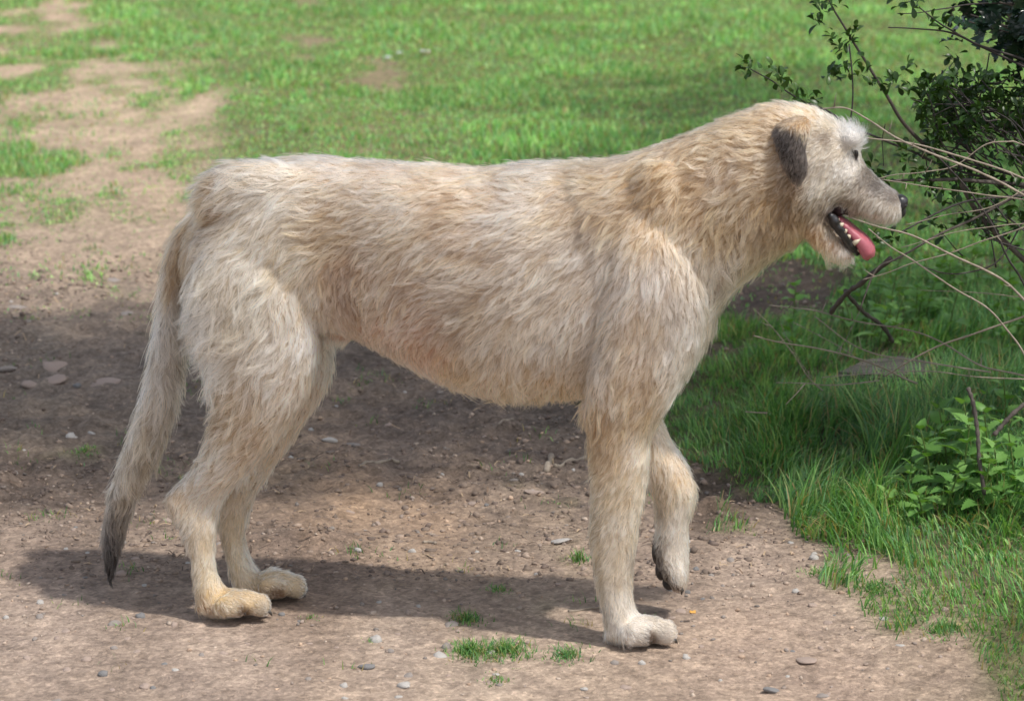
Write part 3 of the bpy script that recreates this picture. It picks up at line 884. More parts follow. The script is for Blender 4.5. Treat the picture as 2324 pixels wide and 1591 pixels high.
# how much grass grows: control points in the photo
GC = np.array([
    (-300, -100, .9), (60, 20, .62), (150, 30, .25), (260, 25, .75), (500, 20, .95), (900, 0, 1), (1400, 0, 1), (1900, 0, 1), (2400, 0, 1), (3000, 0, 1),
    (40, 120, .55), (150, 110, .62), (230, 115, .3), (330, 90, .85), (420, 110, .7), (600, 120, 1), (1000, 130, .97), (700, 170, .6), (830, 180, .62),
    (30, 210, .62), (130, 190, .7), (200, 200, .34), (280, 200, .35), (360, 190, .45), (450, 180, .8), (560, 200, .85), (700, 240, .95), (1300, 180, 1),
    (40, 290, .6), (120, 280, .25), (200, 260, .12), (280, 255, .15), (340, 290, .5), (420, 250, .3), (470, 235, .3), (520, 270, .8), (620, 280, 1),
    (60, 360, .6), (130, 350, .5), (220, 350, .15), (300, 330, .3), (390, 320, .65), (460, 330, .6), (560, 350, 1), (700, 380, 1), (1000, 390, 1), (1400, 400, 1),
    (40, 440, .42), (120, 440, .4), (200, 430, .12), (270, 410, .4), (330, 420, .12), (420, 410, .5), (500, 420, .8),
    (60, 520, .3), (150, 500, .36), (240, 520, .1), (340, 500, .14), (420, 490, .15), (60, 600, .16), (200, 590, .2), (330, 590, .12), (800, 600, .45),
    (1000, 600, .4), (1300, 600, .5), (50, 700, .1), (200, 690, .1), (330, 700, .06), (700, 760, .1), (60, 800, .08), (250, 800, .07), (820, 790, .3), (900, 870, .12),
    (1100, 800, .2), (1300, 780, .3), (60, 950, .12), (130, 985, .2), (200, 1020, .22), (300, 950, .06), (60, 1100, .05), (250, 1150, .06), (450, 1000, .04),
    (700, 950, .04), (950, 950, .05), (1200, 950, .07), (900, 1100, .02), (1250, 1100, .05), (150, 1300, .02), (700, 1250, .02), (1100, 1250, .03),
    (1300, 1270, .1), (200, 1500, .0), (700, 1500, .02), (1100, 1400, .07), (1250, 1500, .08), (1500, 1300, .04), (1700, 1350, .03), (1600, 1500, .06), (1900, 1500, .05),
    (1150, 1480, .12), (1500, 1560, .05), (1300, 1650, .05), (300, 1750, .02), (1500, 1750, .05),
    (1850, 1420, .03), (2000, 1330, .2), (1830, 1275, .2), (1950, 1245, .3), (2120, 1470, .1), (2000, 1560, .05), (2200, 1620, .2),
    (1660, 660, .5), (1700, 700, .12), (1800, 670, .12), (1860, 650, .4), (1640, 740, .3), (1640, 800, .6), (1570, 860, .6), (1560, 930, .8), (1570, 1000, .75),
    (1590, 1090, .55), (1600, 1160, .15), (1660, 1180, .35), (1740, 1195, .6), (1850, 1195, .9), (2000, 1215, 1), (2080, 1270, .95), (2120, 1340, .9), (2100, 1400, .6),
    (2180, 1430, .85), (2250, 1500, .8), (2300, 1400, 1), (2310, 1570, .95), (2200, 1350, 1), (2500, 1500, 1), (2900, 1600, 1),
    (1700, 900, 1), (1900, 1000, 1), (2100, 1100, 1), (2300, 1000, 1), (1800, 800, .9), (2000, 750, .9), (2200, 700, .9), (2000, 600, .9), (1800, 580, .85), (2250, 560, .9),
    (2700, 900, 1), (1700, 450, 1), (2000, 400, 1), (2300, 350, 1)], float)
GC[(GC[:, 0] < 480) & (GC[:, 1] < 540) & (GC[:, 0] > -10), 2] += .10
GC = np.concatenate([GC, [(1400, 1100, 0), (1480, 1150, .03), (1420, 1250, .02), (1540, 1200, .05), (1370, 1180, 0)]])
# soil tone (linear): dry or damp earth, tree shade also painted into the darker middle
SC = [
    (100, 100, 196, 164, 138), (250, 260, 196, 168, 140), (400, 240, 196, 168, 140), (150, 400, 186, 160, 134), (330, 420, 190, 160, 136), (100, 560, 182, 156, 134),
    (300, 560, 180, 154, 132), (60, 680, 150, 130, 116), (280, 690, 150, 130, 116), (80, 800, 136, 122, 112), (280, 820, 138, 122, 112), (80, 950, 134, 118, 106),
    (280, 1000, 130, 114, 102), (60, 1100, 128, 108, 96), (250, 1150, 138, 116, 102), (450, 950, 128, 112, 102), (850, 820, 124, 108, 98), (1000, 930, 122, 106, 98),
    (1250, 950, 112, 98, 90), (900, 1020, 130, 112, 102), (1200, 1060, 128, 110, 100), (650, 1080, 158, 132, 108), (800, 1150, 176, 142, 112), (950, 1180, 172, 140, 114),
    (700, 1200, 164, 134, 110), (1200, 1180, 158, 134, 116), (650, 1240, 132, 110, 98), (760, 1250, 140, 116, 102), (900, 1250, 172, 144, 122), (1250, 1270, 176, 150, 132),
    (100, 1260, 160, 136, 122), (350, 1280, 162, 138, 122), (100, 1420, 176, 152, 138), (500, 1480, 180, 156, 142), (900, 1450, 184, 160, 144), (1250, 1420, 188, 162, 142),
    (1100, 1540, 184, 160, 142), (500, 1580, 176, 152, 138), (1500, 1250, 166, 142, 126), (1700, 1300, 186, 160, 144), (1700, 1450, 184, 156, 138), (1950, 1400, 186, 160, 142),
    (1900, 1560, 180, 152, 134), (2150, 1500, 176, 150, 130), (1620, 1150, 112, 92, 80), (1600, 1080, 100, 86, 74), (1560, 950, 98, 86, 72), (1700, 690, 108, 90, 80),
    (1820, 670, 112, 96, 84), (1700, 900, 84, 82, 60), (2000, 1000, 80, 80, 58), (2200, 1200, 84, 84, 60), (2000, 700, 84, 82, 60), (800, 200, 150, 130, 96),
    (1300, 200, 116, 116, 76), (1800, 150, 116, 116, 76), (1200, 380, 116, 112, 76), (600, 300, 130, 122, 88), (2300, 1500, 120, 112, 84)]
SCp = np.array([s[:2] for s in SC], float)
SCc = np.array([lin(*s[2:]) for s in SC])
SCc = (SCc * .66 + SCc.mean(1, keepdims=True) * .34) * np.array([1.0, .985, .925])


def cover(x, y):
    """share of grass at a place"""
    u, v = uv_ground(x, y)
    c = idw(np.stack([u, v], -1), GC[:, :2], GC[:, 2:3], 3.4, 14)[:, 0]
    p = np.stack([x, y], -1)
    n = fbm(p, 2.2, 5, 3) * .42 + fbm(p * np.array([1.0, .55]), 8.0, 8, 4) * .58
    k = .16 + .26 * smooth(2.2, 3.5, y) * smooth(1.2, .2, x)
    return smooth(-k, k, c - .5 + (n - .5) * 2.3 * np.clip(1.25 - np.abs(c - .5) * 1.4, .35, 1)), c


def height(x, y):
    p = np.stack([x, y], -1)
    h = (fbm(p, .45, 40, 3) - .5) * .10 * smooth(1.5, 6, y)
    h = h + (fbm(p, 2.2, 41, 3) - .5) * .028
    bank = smooth(.42, 1.0, x - .1 * np.sin(y * 2)) * smooth(-.6, .3, y)
    h = h + bank * .05
    d = np.min([np.hypot(x - a, y - b) for a, b in PAW_XY], 0)
    flat = smooth(.10, .34, d)
    mid = smooth(.5, 1.0, y) * smooth(4.0, 2.5, y)
    clod = np.abs(fbm(p, 17, 44, 3) - .5) * 2
    h = h * flat + (fbm(p, 26, 43, 4) - .5) * (.011 + .024 * mid) * (.35 + .65 * flat) - clod * .014 * mid + .002
    # a trodden ridge of earth between the hind and fore feet, and the rough clods at the verge's foot
    gx, gy = G(690, 1235)[:2]
    h = h + .022 * np.exp(-(((x - gx - .02) / .11) ** 2 + ((y - gy) / .06) ** 2)) * (.5 + vnoise(p, 28, 50))
    gx, gy = G(1625, 1165)[:2]
    h = h + .03 * np.exp(-(((x - gx) / .05) ** 2 + ((y - gy) / .05) ** 2)) * (.4 + vnoise(p, 30, 51))
    return h


def axis(lo, hi, parts):
    """coordinates: list of (from, to, step) plus growing tails"""
    a = np.concatenate([np.arange(f, t, s) for f, t, s in parts])
    s = parts[-1][2]
    tail, x = [], parts[-1][1]
    while x < hi:
        tail.append(x)
        s *= 1.22
        x += s
    tail.append(hi)
    s, x, head = parts[0][2], parts[0][0], []
    while True:
        s *= 1.22
        x -= s
        if x < lo:
            break
        head.append(x)
    head.append(lo)
    return np.concatenate([np.array(head[::-1]), a, np.array(tail)])


gx = axis(-600, 600, [(-2.6, -1.35, .03), (-1.35, 1.5, .012), (1.5, 3.0, .03)])
gy = axis(-400, 1200, [(-1.0, 2.4, .012), (2.4, 5, .03), (5, 12, .06)])
X, Y = np.meshgrid(gx, gy, indexing='xy')
x, y = X.ravel(), Y.ravel()
near = (np.abs(x) < 12) & (y < 25) & (y > -8)
z = np.zeros_like(x)
z[near] = height(x[near], y[near])
edge = smooth(12, 8, np.abs(x)) * smooth(25, 18, y) * smooth(-8, -5, y)
z = z * edge
u, v = uv_ground(x, y)
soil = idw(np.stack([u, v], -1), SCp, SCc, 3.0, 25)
cov, craw = cover(x, y)
far = smooth(10, 16, np.hypot(x, y))
cov = cov * (1 - far) + far * smooth(-6, -2, y + .3 * x)
grassy = np.array(lin(104, 112, 66))
tuft = fbm(np.stack([x, y], -1), 6, 61, 3)[:, None]
turf = grassy * (.7 + .6 * tuft)
kk = (cov * (.35 + .45 * smooth(3, 8, y)))[:, None]
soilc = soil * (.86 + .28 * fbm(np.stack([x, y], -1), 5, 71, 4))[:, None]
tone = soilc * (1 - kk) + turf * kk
ny_, nx_ = X.shape
i, j = np.meshgrid(np.arange(ny_ - 1), np.arange(nx_ - 1), indexing='ij')
a = i * nx_ + j
quads = np.stack([a, a + 1, a + 1 + nx_, a + nx_], -1).reshape(-1, 4)

m_soil, nt, out = new_mat('earth')
bs = N(nt, 'ShaderNodeBsdfPrincipled', i_Roughness=.92)
bs.inputs['Specular IOR Level'].default_value = .18
at = N(nt, 'ShaderNodeAttribute', attribute_name='tone')
tc = N(nt, 'ShaderNodeTexCoord')
n1 = N(nt, 'ShaderNodeTexNoise', i_Scale=38.0, i_Detail=9.0, i_Roughness=.72)
nt.links.new(tc.outputs['Object'], n1.inputs['Vector'])
n2 = N(nt, 'ShaderNodeTexNoise', i_Scale=9.0, i_Detail=8.0, i_Roughness=.68)
nt.links.new(tc.outputs['Object'], n2.inputs['Vector'])
v1 = N(nt, 'ShaderNodeTexVoronoi', i_Scale=150.0)
nt.links.new(tc.outputs['Object'], v1.inputs['Vector'])
c1 = mixc(nt, 1.0, at.outputs['Color'], ramp(nt, n1.outputs[0], [(.3, (.55, .53, .51)), (.5, (.98, .97, .96)), (.7, (1.4, 1.38, 1.36))]), 'MULTIPLY')
c2 = mixc(nt, 1.0, c1, ramp(nt, n2.outputs[0], [(.3, (.74, .73, .74)), (.7, (1.24, 1.23, 1.2))]), 'MULTIPLY')
bw = N(nt, 'ShaderNodeRGBToBW')
nt.links.new(v1.outputs['Color'], bw.inputs[0])
c3 = mixc(nt, 1.0, c2, ramp(nt, bw.outputs[0], [(.15, (.78, .78, .78)), (.6, (1, 1, 1)), (.9, (1.25, 1.24, 1.22))]), 'MULTIPLY')
nt.links.new(c3, bs.inputs['Base Color'])
n3 = N(nt, 'ShaderNodeTexNoise', i_Scale=130.0, i_Detail=6.0, i_Roughness=.7)
nt.links.new(tc.outputs['Object'], n3.inputs['Vector'])
bp = N(nt, 'ShaderNodeBump', i_Strength=.9, i_Distance=.008)
nt.links.new(n3.outputs[0], bp.inputs['Height'])
nt.links.new(bp.outputs[0], bs.inputs['Normal'])
nt.links.new(bs.outputs[0], out.inputs[0])
gme = mesh_np('ground', np.stack([x, y, z], -1), [quads], m_soil)
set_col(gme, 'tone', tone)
ground = link('ground', gme, kind='structure')


def Gz(u, v):
    p = G(u, v)
    for _ in range(3):
        p = G(u, v, float(height(p[None, 0], p[None, 1])[0]))
    return p


def hz(x, y):
    return height(np.atleast_1d(np.asarray(x, float)), np.atleast_1d(np.asarray(y, float)))


# ------------------------------------------------------------------ stones
STONE_T = [noise_mat('stone_pale', [(.3, (.34, .32, .30)), (.75, (.56, .53, .50))], 40, .8, .5, 160, .3),
           noise_mat('stone_grey', [(.3, (.22, .19, .17)), (.75, (.36, .32, .295))], 40, .8, .5, 160, .3),
           noise_mat('stone_pink', [(.3, (.30, .225, .185)), (.75, (.45, .36, .31))], 40, .8, .5, 160, .3),
           noise_mat('stone_slate', [(.3, (.15, .145, .145)), (.75, (.27, .265, .265))], 40, .75, .5, 160, .35)]


def stone_mesh(seed, subdiv=2, amp=.55):
    bm = bmesh.new()
    bmesh.ops.create_icosphere(bm, subdivisions=subdiv, radius=1)
    co = np.array([v.co[:] for v in bm.verts])
    co = co * (1 + amp * (fbm(co + seed * 9.1, 1.3, seed, 2) - .5) * 2)[:, None]
    co = np.sign(co) * np.abs(co) ** .92
    for v, c in zip(bm.verts, co):
        v.co = c
    me = bpy.data.meshes.new('stone')
    bm.to_mesh(me)
    bm.free()
    for p in me.polygons:
        p.use_smooth = True
    return me


PICK = [(10, 842, 52, 1, .35), (131, 832, 86, 2, .4), (121, 859, 80, 2, .25), (231, 861, 90, 2, .22), (70, 876, 50, 2, .4), (161, 1000, 30, 0, .8), (35, 1075, 18, 1, .5),
        (55, 1023, 13, 0, .7), (751, 999, 32, 0, .45), (801, 1011, 38, 1, .2), (862, 1102, 16, 0, .9), (794, 1160, 24, 2, .5), (812, 1250, 19, 0, .8),
        (852, 1454, 34, 0, .75), (1025, 1419, 36, 1, .75), (950, 1376, 15, 0, .9), (832, 1514, 42, 3, .45), (1277, 1229, 46, 0, .25), (1071, 1145, 22, 2, .4),
        (1209, 1124, 42, 2, .2), (998, 1489, 32, 0, .5), (1003, 1077, 12, 0, 1), (882, 966, 20, 2, .5), (1848, 1268, 30, 0, .75), (1795, 1232, 16, 0, .6), (1659, 1271, 22, 1, .6),
        (1614, 1306, 18, 1, .6), (1806, 1342, 18, 0, .6), (2146, 1383, 19, 2, .7), (2007, 1404, 22, 0, .6), (1830, 1501, 48, 2, .3), (1865, 1578, 30, 1, .5), (1750, 1569, 34, 3, .35),
        (262, 640, 46, 1, .2), (290, 712, 40, 1, .25), (40, 690, 40, 1, .2), (1115, 1480, 20, 0, .6), (640, 1395, 18, 3, .6), (260, 1470, 22, 1, .5), (90, 1400, 24, 1, .5),
        (130, 1450, 20, 2, .6), (1395, 1505, 22, 1, .6), (1420, 1560, 26, 2, .5), (660, 1042, 14, 0, .8), (747, 1000, 12, 0, .7), (1560, 1345, 12, 3, .9), (1640, 1330, 14, 1, .8),
        (1100, 1000, 14, 2, .6), (560, 1460, 16, 2, .6), (330, 1560, 26, 2, .4), (700, 1540, 18, 1, .6)]
stone_meshes = {}
for k in range(4):
    for s in range(5):
        me = stone_mesh(10 * k + s)
        me.materials.append(STONE_T[k])
        stone_meshes[(k, s)] = me


def put_stone(x, y, r, k, flat, par=None):
    s = random.randrange(5)
    o = bpy.data.objects.new('stone', stone_meshes[(k, s)])
    COL.objects.link(o)
    o.parent = ground
    sc = (r * random.uniform(.8, 1.25), r * random.uniform(.7, 1.05), r * flat)
    o.scale = sc
    o.rotation_euler = (random.uniform(-.25, .25), random.uniform(-.25, .25), random.uniform(0, 6.28))
    o.location = (x, y, float(hz(x, y)[0]) + sc[2] * (random.uniform(-.45, .1) if flat > .4 else random.uniform(-.6, -.3)) + (.004 if flat <= .4 else 0))


for (su_, sv_, w_, k_, f_) in PICK:
    g = Gz(su_, sv_)
    scale_ = (g[1] + CAM_D) / CP / FPX
    put_stone(g[0], g[1], w_ * scale_ * .5, k_, f_)
n_st = 0
while n_st < 170:
    uu, vv = random.uniform(-60, 2250), random.uniform(640, 1640) if random.random() < .4 else random.uniform(1180, 1640)
    g = Gz(uu, vv)
    c_, craw_ = cover(np.array([g[0]]), np.array([g[1]]))
    if c_[0] > .3 or craw_[0] > .5:
        continue
    if np.min(np.hypot(PAW_XY[:, 0] - g[0], PAW_XY[:, 1] - g[1])) < .09:
        continue
    r = random.choice([.0042, .0048, .005, .006, .0065, .008, .010])
    put_stone(g[0], g[1], r, random.choice([0, 0, 1, 2, 2, 2, 2, 3]), random.uniform(.4, .85))
    n_st += 1

ico = stone_mesh(77, 1, .3)
iv, _, itr = tri_arrays(ico)


def scatter_lumps(name, n, box, rlo, rhi, mats_cols, keep, sink=.3, power=2.5):
    xs = rng.uniform(box[0], box[1], n)
    ys = rng.uniform(box[2], box[3], n)
    k = keep(xs, ys)
    xs, ys = xs[k], ys[k]
    n = len(xs)
    r = rlo + (rhi - rlo) * rng.random(n) ** power
    th = rng.uniform(0, 6.28, n)
    sx, sy, sz = r * rng.uniform(.8, 1.4, n), r * rng.uniform(.7, 1.1, n), r * rng.uniform(.4, .9, n)
    c, s = np.cos(th), np.sin(th)
    jit = 1 + .25 * rng.standard_normal((n, len(iv)))
    b = iv[None] * np.clip(jit, .6, 1.5)[..., None] * np.stack([sx, sy, sz], -1)[:, None]
    V = np.stack([b[..., 0] * c[:, None] - b[..., 1] * s[:, None], b[..., 0] * s[:, None] + b[..., 1] * c[:, None], b[..., 2]], -1)
    V = V + np.stack([xs, ys, hz(xs, ys) + sz * sink], -1)[:, None]
    T = (itr[None] + (np.arange(n) * len(iv))[:, None, None]).reshape(-1, 3)
    cols = np.array(mats_cols)[rng.integers(0, len(mats_cols), n)] * rng.uniform(.75, 1.2, (n, 1))
    return V.reshape(-1, 3), T, np.repeat(cols, len(iv), 0)


def tone_mat(name, rough=.85, spec=.25, bump=.4):
    m, nt, out = new_mat(name)
    b = N(nt, 'ShaderNodeBsdfPrincipled', i_Roughness=rough)
    b.inputs['Specular IOR Level'].default_value = spec
    at = N(nt, 'ShaderNodeAttribute', attribute_name='tone')
    tc = N(nt, 'ShaderNodeTexCoord')
    n = N(nt, 'ShaderNodeTexNoise', i_Scale=160.0, i_Detail=4.0)
    nt.links.new(tc.outputs['Object'], n.inputs['Vector'])
    nt.links.new(mixc(nt, 1.0, at.outputs['Color'], ramp(nt, n.outputs[0], [(.3, (.8, .8, .8)), (.7, (1.15, 1.15, 1.15))]), 'MULTIPLY'), b.inputs['Base Color'])
    if bump:
        bp = N(nt, 'ShaderNodeBump', i_Strength=bump, i_Distance=.002)
        nt.links.new(n.outputs[0], bp.inputs['Height'])
        nt.links.new(bp.outputs[0], b.inputs['Normal'])
    nt.links.new(b.outputs[0], out.inputs[0])
    return m


def bare(lim):
    return lambda xs, ys: (cover(xs, ys)[0] < lim) & (rng.random(len(xs)) < .15 + .85 * smooth(.3, .6, fbm(np.stack([xs, ys], -1), 3, 91, 2)))


m_tone = tone_mat('grit')
V, T, Cc = scatter_lumps('pebbles', 9000, (-1.5, 1.7, -.75, 3.0),   .0012, .0058, [lin(176, 160, 146), lin(166, 148, 134), lin(150, 136, 126), lin(176, 152, 132), lin(130, 122, 116)], bare(.35))
me = mesh_np('pebbles', V, [T], m_tone)
set_col(me, 'tone', Cc)
link('pebbles', me, ground, kind='stuff')
V, T, Cc = scatter_lumps('crumbs', 24000, (-1.7, 1.4, .25, 3.6), .002, .0085, [lin(136, 120, 108), lin(122, 108, 98), lin(148, 130, 116), lin(112, 98, 90)], bare(.5), .0, 4)
me = mesh_np('soil_crumbs', V, [T], m_tone)
set_col(me, 'tone', Cc)
link('soil_crumbs', me, ground, kind='stuff')


# ------------------------------------------------------------------ grass
def blades(xs, ys, hgt, wid, lean, cols, segs=2, heading=None, hspread=6.28, curl=1.0):
    n = len(xs)
    zs = hz(xs, ys) - .003
    head = rng.uniform(0, 6.28, n) if heading is None else heading + rng.uniform(-hspread / 2, hspread / 2, n)
    face = head + math.pi / 2 + rng.uniform(-.9, .9, n)
    ld = np.stack([np.cos(head), np.sin(head)], -1)
    fd = np.stack([np.cos(face), np.sin(face)], -1)
    lean = np.clip(lean, 0, 1.5)
    V = np.zeros((n, 2 * segs + 1, 3))
    C = np.zeros((n, 2 * segs + 1, 3))
    cx, cz = np.zeros(n), np.zeros(n)
    for s in range(segs + 1):
        t = s / segs
        if s:
            tm = (s - .5) / segs
            ang = lean * (.25 + curl * 1.25 * tm)
            cx = cx + np.sin(ang) * hgt / segs
            cz = cz + np.cos(ang) * hgt / segs
        w = wid * .5 * (1 - t ** 1.6)
        base = np.stack([xs + ld[:, 0] * cx, ys + ld[:, 1] * cx, zs + cz], -1)
        off = np.stack([fd[:, 0] * w, fd[:, 1] * w, np.zeros(n)], -1)
        cc = cols * 1.0
        if s < segs:
            V[:, 2 * s], V[:, 2 * s + 1] = base - off, base + off
            C[:, 2 * s] = C[:, 2 * s + 1] = cc
        else:
            V[:, 2 * s] = base
            C[:, 2 * s] = cc
    m = 2 * segs + 1
    o = (np.arange(n) * m)[:, None]
    Q = np.concatenate([o + np.array([2 * s, 2 * s + 1, 2 * s + 3, 2 * s + 2]) for s in range(segs - 1)]) if segs > 1 else np.zeros((0, 4), int)
    Tt = o + np.array([2 * segs - 2, 2 * segs - 1, 2 * segs])
    return V.reshape(-1, 3), Q, Tt, C.reshape(-1, 3)


GREENS = np.array([lin(90, 134, 66), lin(104, 148, 74), lin(122, 160, 86), lin(78, 120, 64), lin(146, 170, 100), lin(98, 138, 88)])


def green(n, pos, bright=1.0, dry=.06):
    c = GREENS[rng.integers(0, len(GREENS), n)]
    k = rng.uniform(.7, 1.3, (n, 1)) * (.55 + .5 * fbm(pos, 1.1, 81, 3) + .4 * fbm(pos, 7, 82, 2))[:, None] * bright
    c = c * k * np.array([.94, 1.0, 1.22])
    d = rng.random(n) < dry
    c[d] = np.array(lin(186, 170, 120)) * rng.uniform(.6, 1.0, (d.sum(), 1))
    return c


m_grass = leaf_mat('grass_blade', attr='tone', rough=.5, trans=.4, spec=.35)


def grass_obj(name, parts, label, cat='grass', kind='stuff', parent=None):
    mb, cols = Mesh(), []
    q0, t0, n0 = [], [], 0
    allv, allq, allt, allc = [], [], [], []
    for V, Q, T, C in parts:
        allv.append(V)
        allq.append(Q + n0)
        allt.append(T + n0)
        allc.append(C)
        n0 += len(V)
    me = mesh_np(name, np.concatenate(allv), [np.concatenate(allq), np.concatenate(allt)], m_grass)
    set_col(me, 'tone', np.concatenate(allc))
    return link(name, me, parent, label, cat, kind=kind)


# short meadow turf beyond the track
parts = []
for (y0, y1, dens) in ((2.4, 5.0, 9000), (5.0, 8.0, 6500), (8.0, 14.0, 4200), (14, 20, 1500)):
    hw = lambda yy: (yy + CAM_D) * .1724 * 1.12 + .45
    area = (y1 - y0) * (hw(y0) + hw(y1))
    n = int(area * dens)
    ys = rng.uniform(y0, y1, n)
    xs = rng.uniform(-1, 1, n) * hw(ys)
    c, _ = cover(xs, ys)
    keep = rng.random(n) < np.maximum(c, .16) ** 1.1
    xs, ys, c = xs[keep], ys[keep], c[keep]
    n = len(xs)
    pos = np.stack([xs, ys], -1)
    lump = smooth(.35, .7, fbm(pos, 3.2, 95, 3))
    h = rng.uniform(.016, .042, n) * (.5 + .8 * lump) * (.45 + .6 * c)
    w = rng.uniform(.0026, .0048, n) * (1 + .07 * ys)
    parts.append(blades(xs, ys, h, w, rng.uniform(.2, 1.2, n), green(n, pos, 1.75, .13), 2))
grass_obj('meadow_grass', parts, 'short bright meadow turf with bare trodden patches beyond the track')

# long grass of the verge to the right of the track
parts = []
n = 120000
xs = rng.uniform(.15, 2.3, n)
ys = rng.uniform(-.75, 2.6, n)
pos = np.stack([xs, ys], -1)
c, cr = cover(xs, ys)
inf = xs < (ys + CAM_D) * .1724 * 1.3 + .25
keep = (rng.random(n) < c ** 1.3) & inf
uu, vv = uv_ground(xs, ys)
xs, ys, pos, c, uu, vv = (q[keep] for q in (xs, ys, pos, c, uu, vv))
n = len(xs)
HT = np.array([(1560, 900, .045), (1600, 1000, .07), (1600, 1100, .05), (1680, 1180, .06), (1700, 800, .06), (1750, 900, .10), (1800, 1000, .15), (1850, 1120, .16), (1900, 1200, .10),
               (2000, 1000, .18), (2000, 1150, .17), (2050, 1230, .10), (2200, 1100, .17), (2250, 1250, .14), (2120, 1320, .07), (2200, 1400, .06), (2300, 1350, .10),
               (2250, 1520, .05), (2320, 1500, .07), (1850, 750, .07), (2000, 800, .09), (2200, 800, .12), (2000, 650, .08), (1700, 650, .04), (2300, 650, .1), (2320, 1000, .18)], float)
ht = idw(np.stack([uu, vv], -1), HT[:, :2], HT[:, 2:3], 3, 20)[:, 0]
lump = smooth(.3, .72, fbm(pos, 6.0, 101, 3))
h = ht * .85 * (.35 + .7 * lump) * rng.uniform(.5, 1.2, n)
swirl = fbm(pos, 2.6, 103, 2) * 9.0 + 1.2
parts.append(blades(xs, ys, h, rng.uniform(.0022, .0046, n) * (.8 + .3 * (ht > .1)), rng.uniform(.2, 1.1, n) * (.8 + 3.0 * ht), green(n, pos, 1.25, .08), 4, swirl, 3.6))
grass_obj('verge_grass', parts, 'long lush green grass along the shaded verge')

# sparse sprigs and tufts on the bare track
parts = []
for _ in range(150):
    uu, vv = random.uniform(0, 1500), random.uniform(560, 1560)
    if vv > 1150 and random.random() < .72:
        continue
    g = Gz(uu, vv)
    k = random.randrange(6, 26)
    xs, ys = g[0] + rng.normal(0, .018, k), g[1] + rng.normal(0, .018, k)
    parts.append(blades(xs, ys, rng.uniform(.008, .026, k), rng.uniform(.0016, .003, k), rng.uniform(.3, 1.3, k), green(k, np.stack([xs, ys], -1), .95, .15), 2))
grass_obj('sparse_grass', parts, 'thin scattered grass sprigs in the trodden earth')

TUFTS = [(1062, 1408, .045, .03, 260, 'small green grass tuft beside the grey stone on the track'), (1068, 1480, .05, .036, 420, 'dense bright grass tuft on bare track below the hound, beside its twin'),
         (1152, 1478, .055, .036, 480, 'wide dense grass tuft on bare track between its twin tuft and the standing forepaw'), (1288, 1488, .045, .03, 240, 'thin spreading grass tuft beside the standing forepaw'),
         (1312, 1272, .03, .045, 70, 'few upright grass blades behind the standing foreleg'), (1130, 1338, .035, .02, 110, 'flat yellowish grass tuft in the hound\'s shadow'),
         (842, 1455, .02, .014, 60, 'tiny grass sprig beside the round white stone'), (1120, 1545, .04, .02, 110, 'short faded grass tuft on the bare track below the two dense tufts'),
         (1850, 1300, .04, .022, 130, 'low grass tuft growing by the white pebble near the verge'), (1985, 1338, .045, .03, 240, 'grass tuft at the edge of the verge on gravelly soil'),
         (195, 1022, .04, .022, 110, 'sparse grass tuft on the damp earth behind the tail'), (2140, 1430, .05, .035, 300, 'sunlit grass tuft standing apart from the verge on bare soil'),
         (705, 1402, .03, .014, 60, 'faint grass sprig in front of the hind paws')]
for (uu, vv, rad_, hh, k, lab) in TUFTS:
    g = Gz(uu, vv)
    rr, th = rad_ * np.abs(rng.normal(0, .55, k)), rng.uniform(0, 6.28, k)
    xs, ys = g[0] + rr * np.cos(th), g[1] + rr * np.sin(th) * 1.2
    hgt_ = rng.uniform(.35, .95, k) * hh * .95 * np.exp(-(rr / rad_) ** 2 * .5)
    V, Q, T, C = blades(xs, ys, hgt_, rng.uniform(.0016, .0032, k), rng.uniform(.3, 1.4, k), green(k, np.stack([xs, ys], -1), 1.05, .12), 3)
    me = mesh_np('grass_tuft', V - g, [Q, T], m_grass)
    set_col(me, 'tone', C)
    to = link('grass_tuft', None, None, lab, 'grass tuft', 'grass tufts on the bare track', loc=g)
    link('blades', me, to, kind='stuff')


# ------------------------------------------------------------------ woody plants
m_bark = noise_mat('bark', [(.3, (.055, .045, .04)), (.7, (.13, .11, .095))], 60, .85, .6, 200)
m_darktwig = noise_mat('dark_twig', [(.3, (.03, .026, .026)), (.7, (.075, .065, .06))], 60, .75, .5, 200)
m_dry = noise_mat('dry_cane', [(.3, (.2, .165, .13)), (.55, (.3, .25, .2)), (.8, (.42, .36, .28))], 45, .75, .4, 200)
m_shrubleaf = leaf_mat('shrub_leaf', stops=[(0, lin(38, 62, 26)), (.5, lin(54, 84, 34)), (1, lin(78, 108, 46))], rough=.38, trans=.25)
m_holly = leaf_mat('holly_leaf', stops=[(0, lin(22, 40, 30)), (.6, lin(34, 56, 40)), (1, lin(50, 74, 50))], rough=.25, trans=.08, spec=.5)
m_nettle = leaf_mat('nettle_leaf', stops=[(0, lin(84, 128, 58)), (.5, lin(106, 152, 74)), (1, lin(134, 174, 96))], rough=.5, trans=.35)
m_crown = leaf_mat('tree_leaf', attr='tone', rough=.45, trans=.2)
m_stem = noise_mat('green_stem', [(.3, lin(70, 92, 44)), (.8, lin(110, 130, 66))], 60, .6, .2, 200)


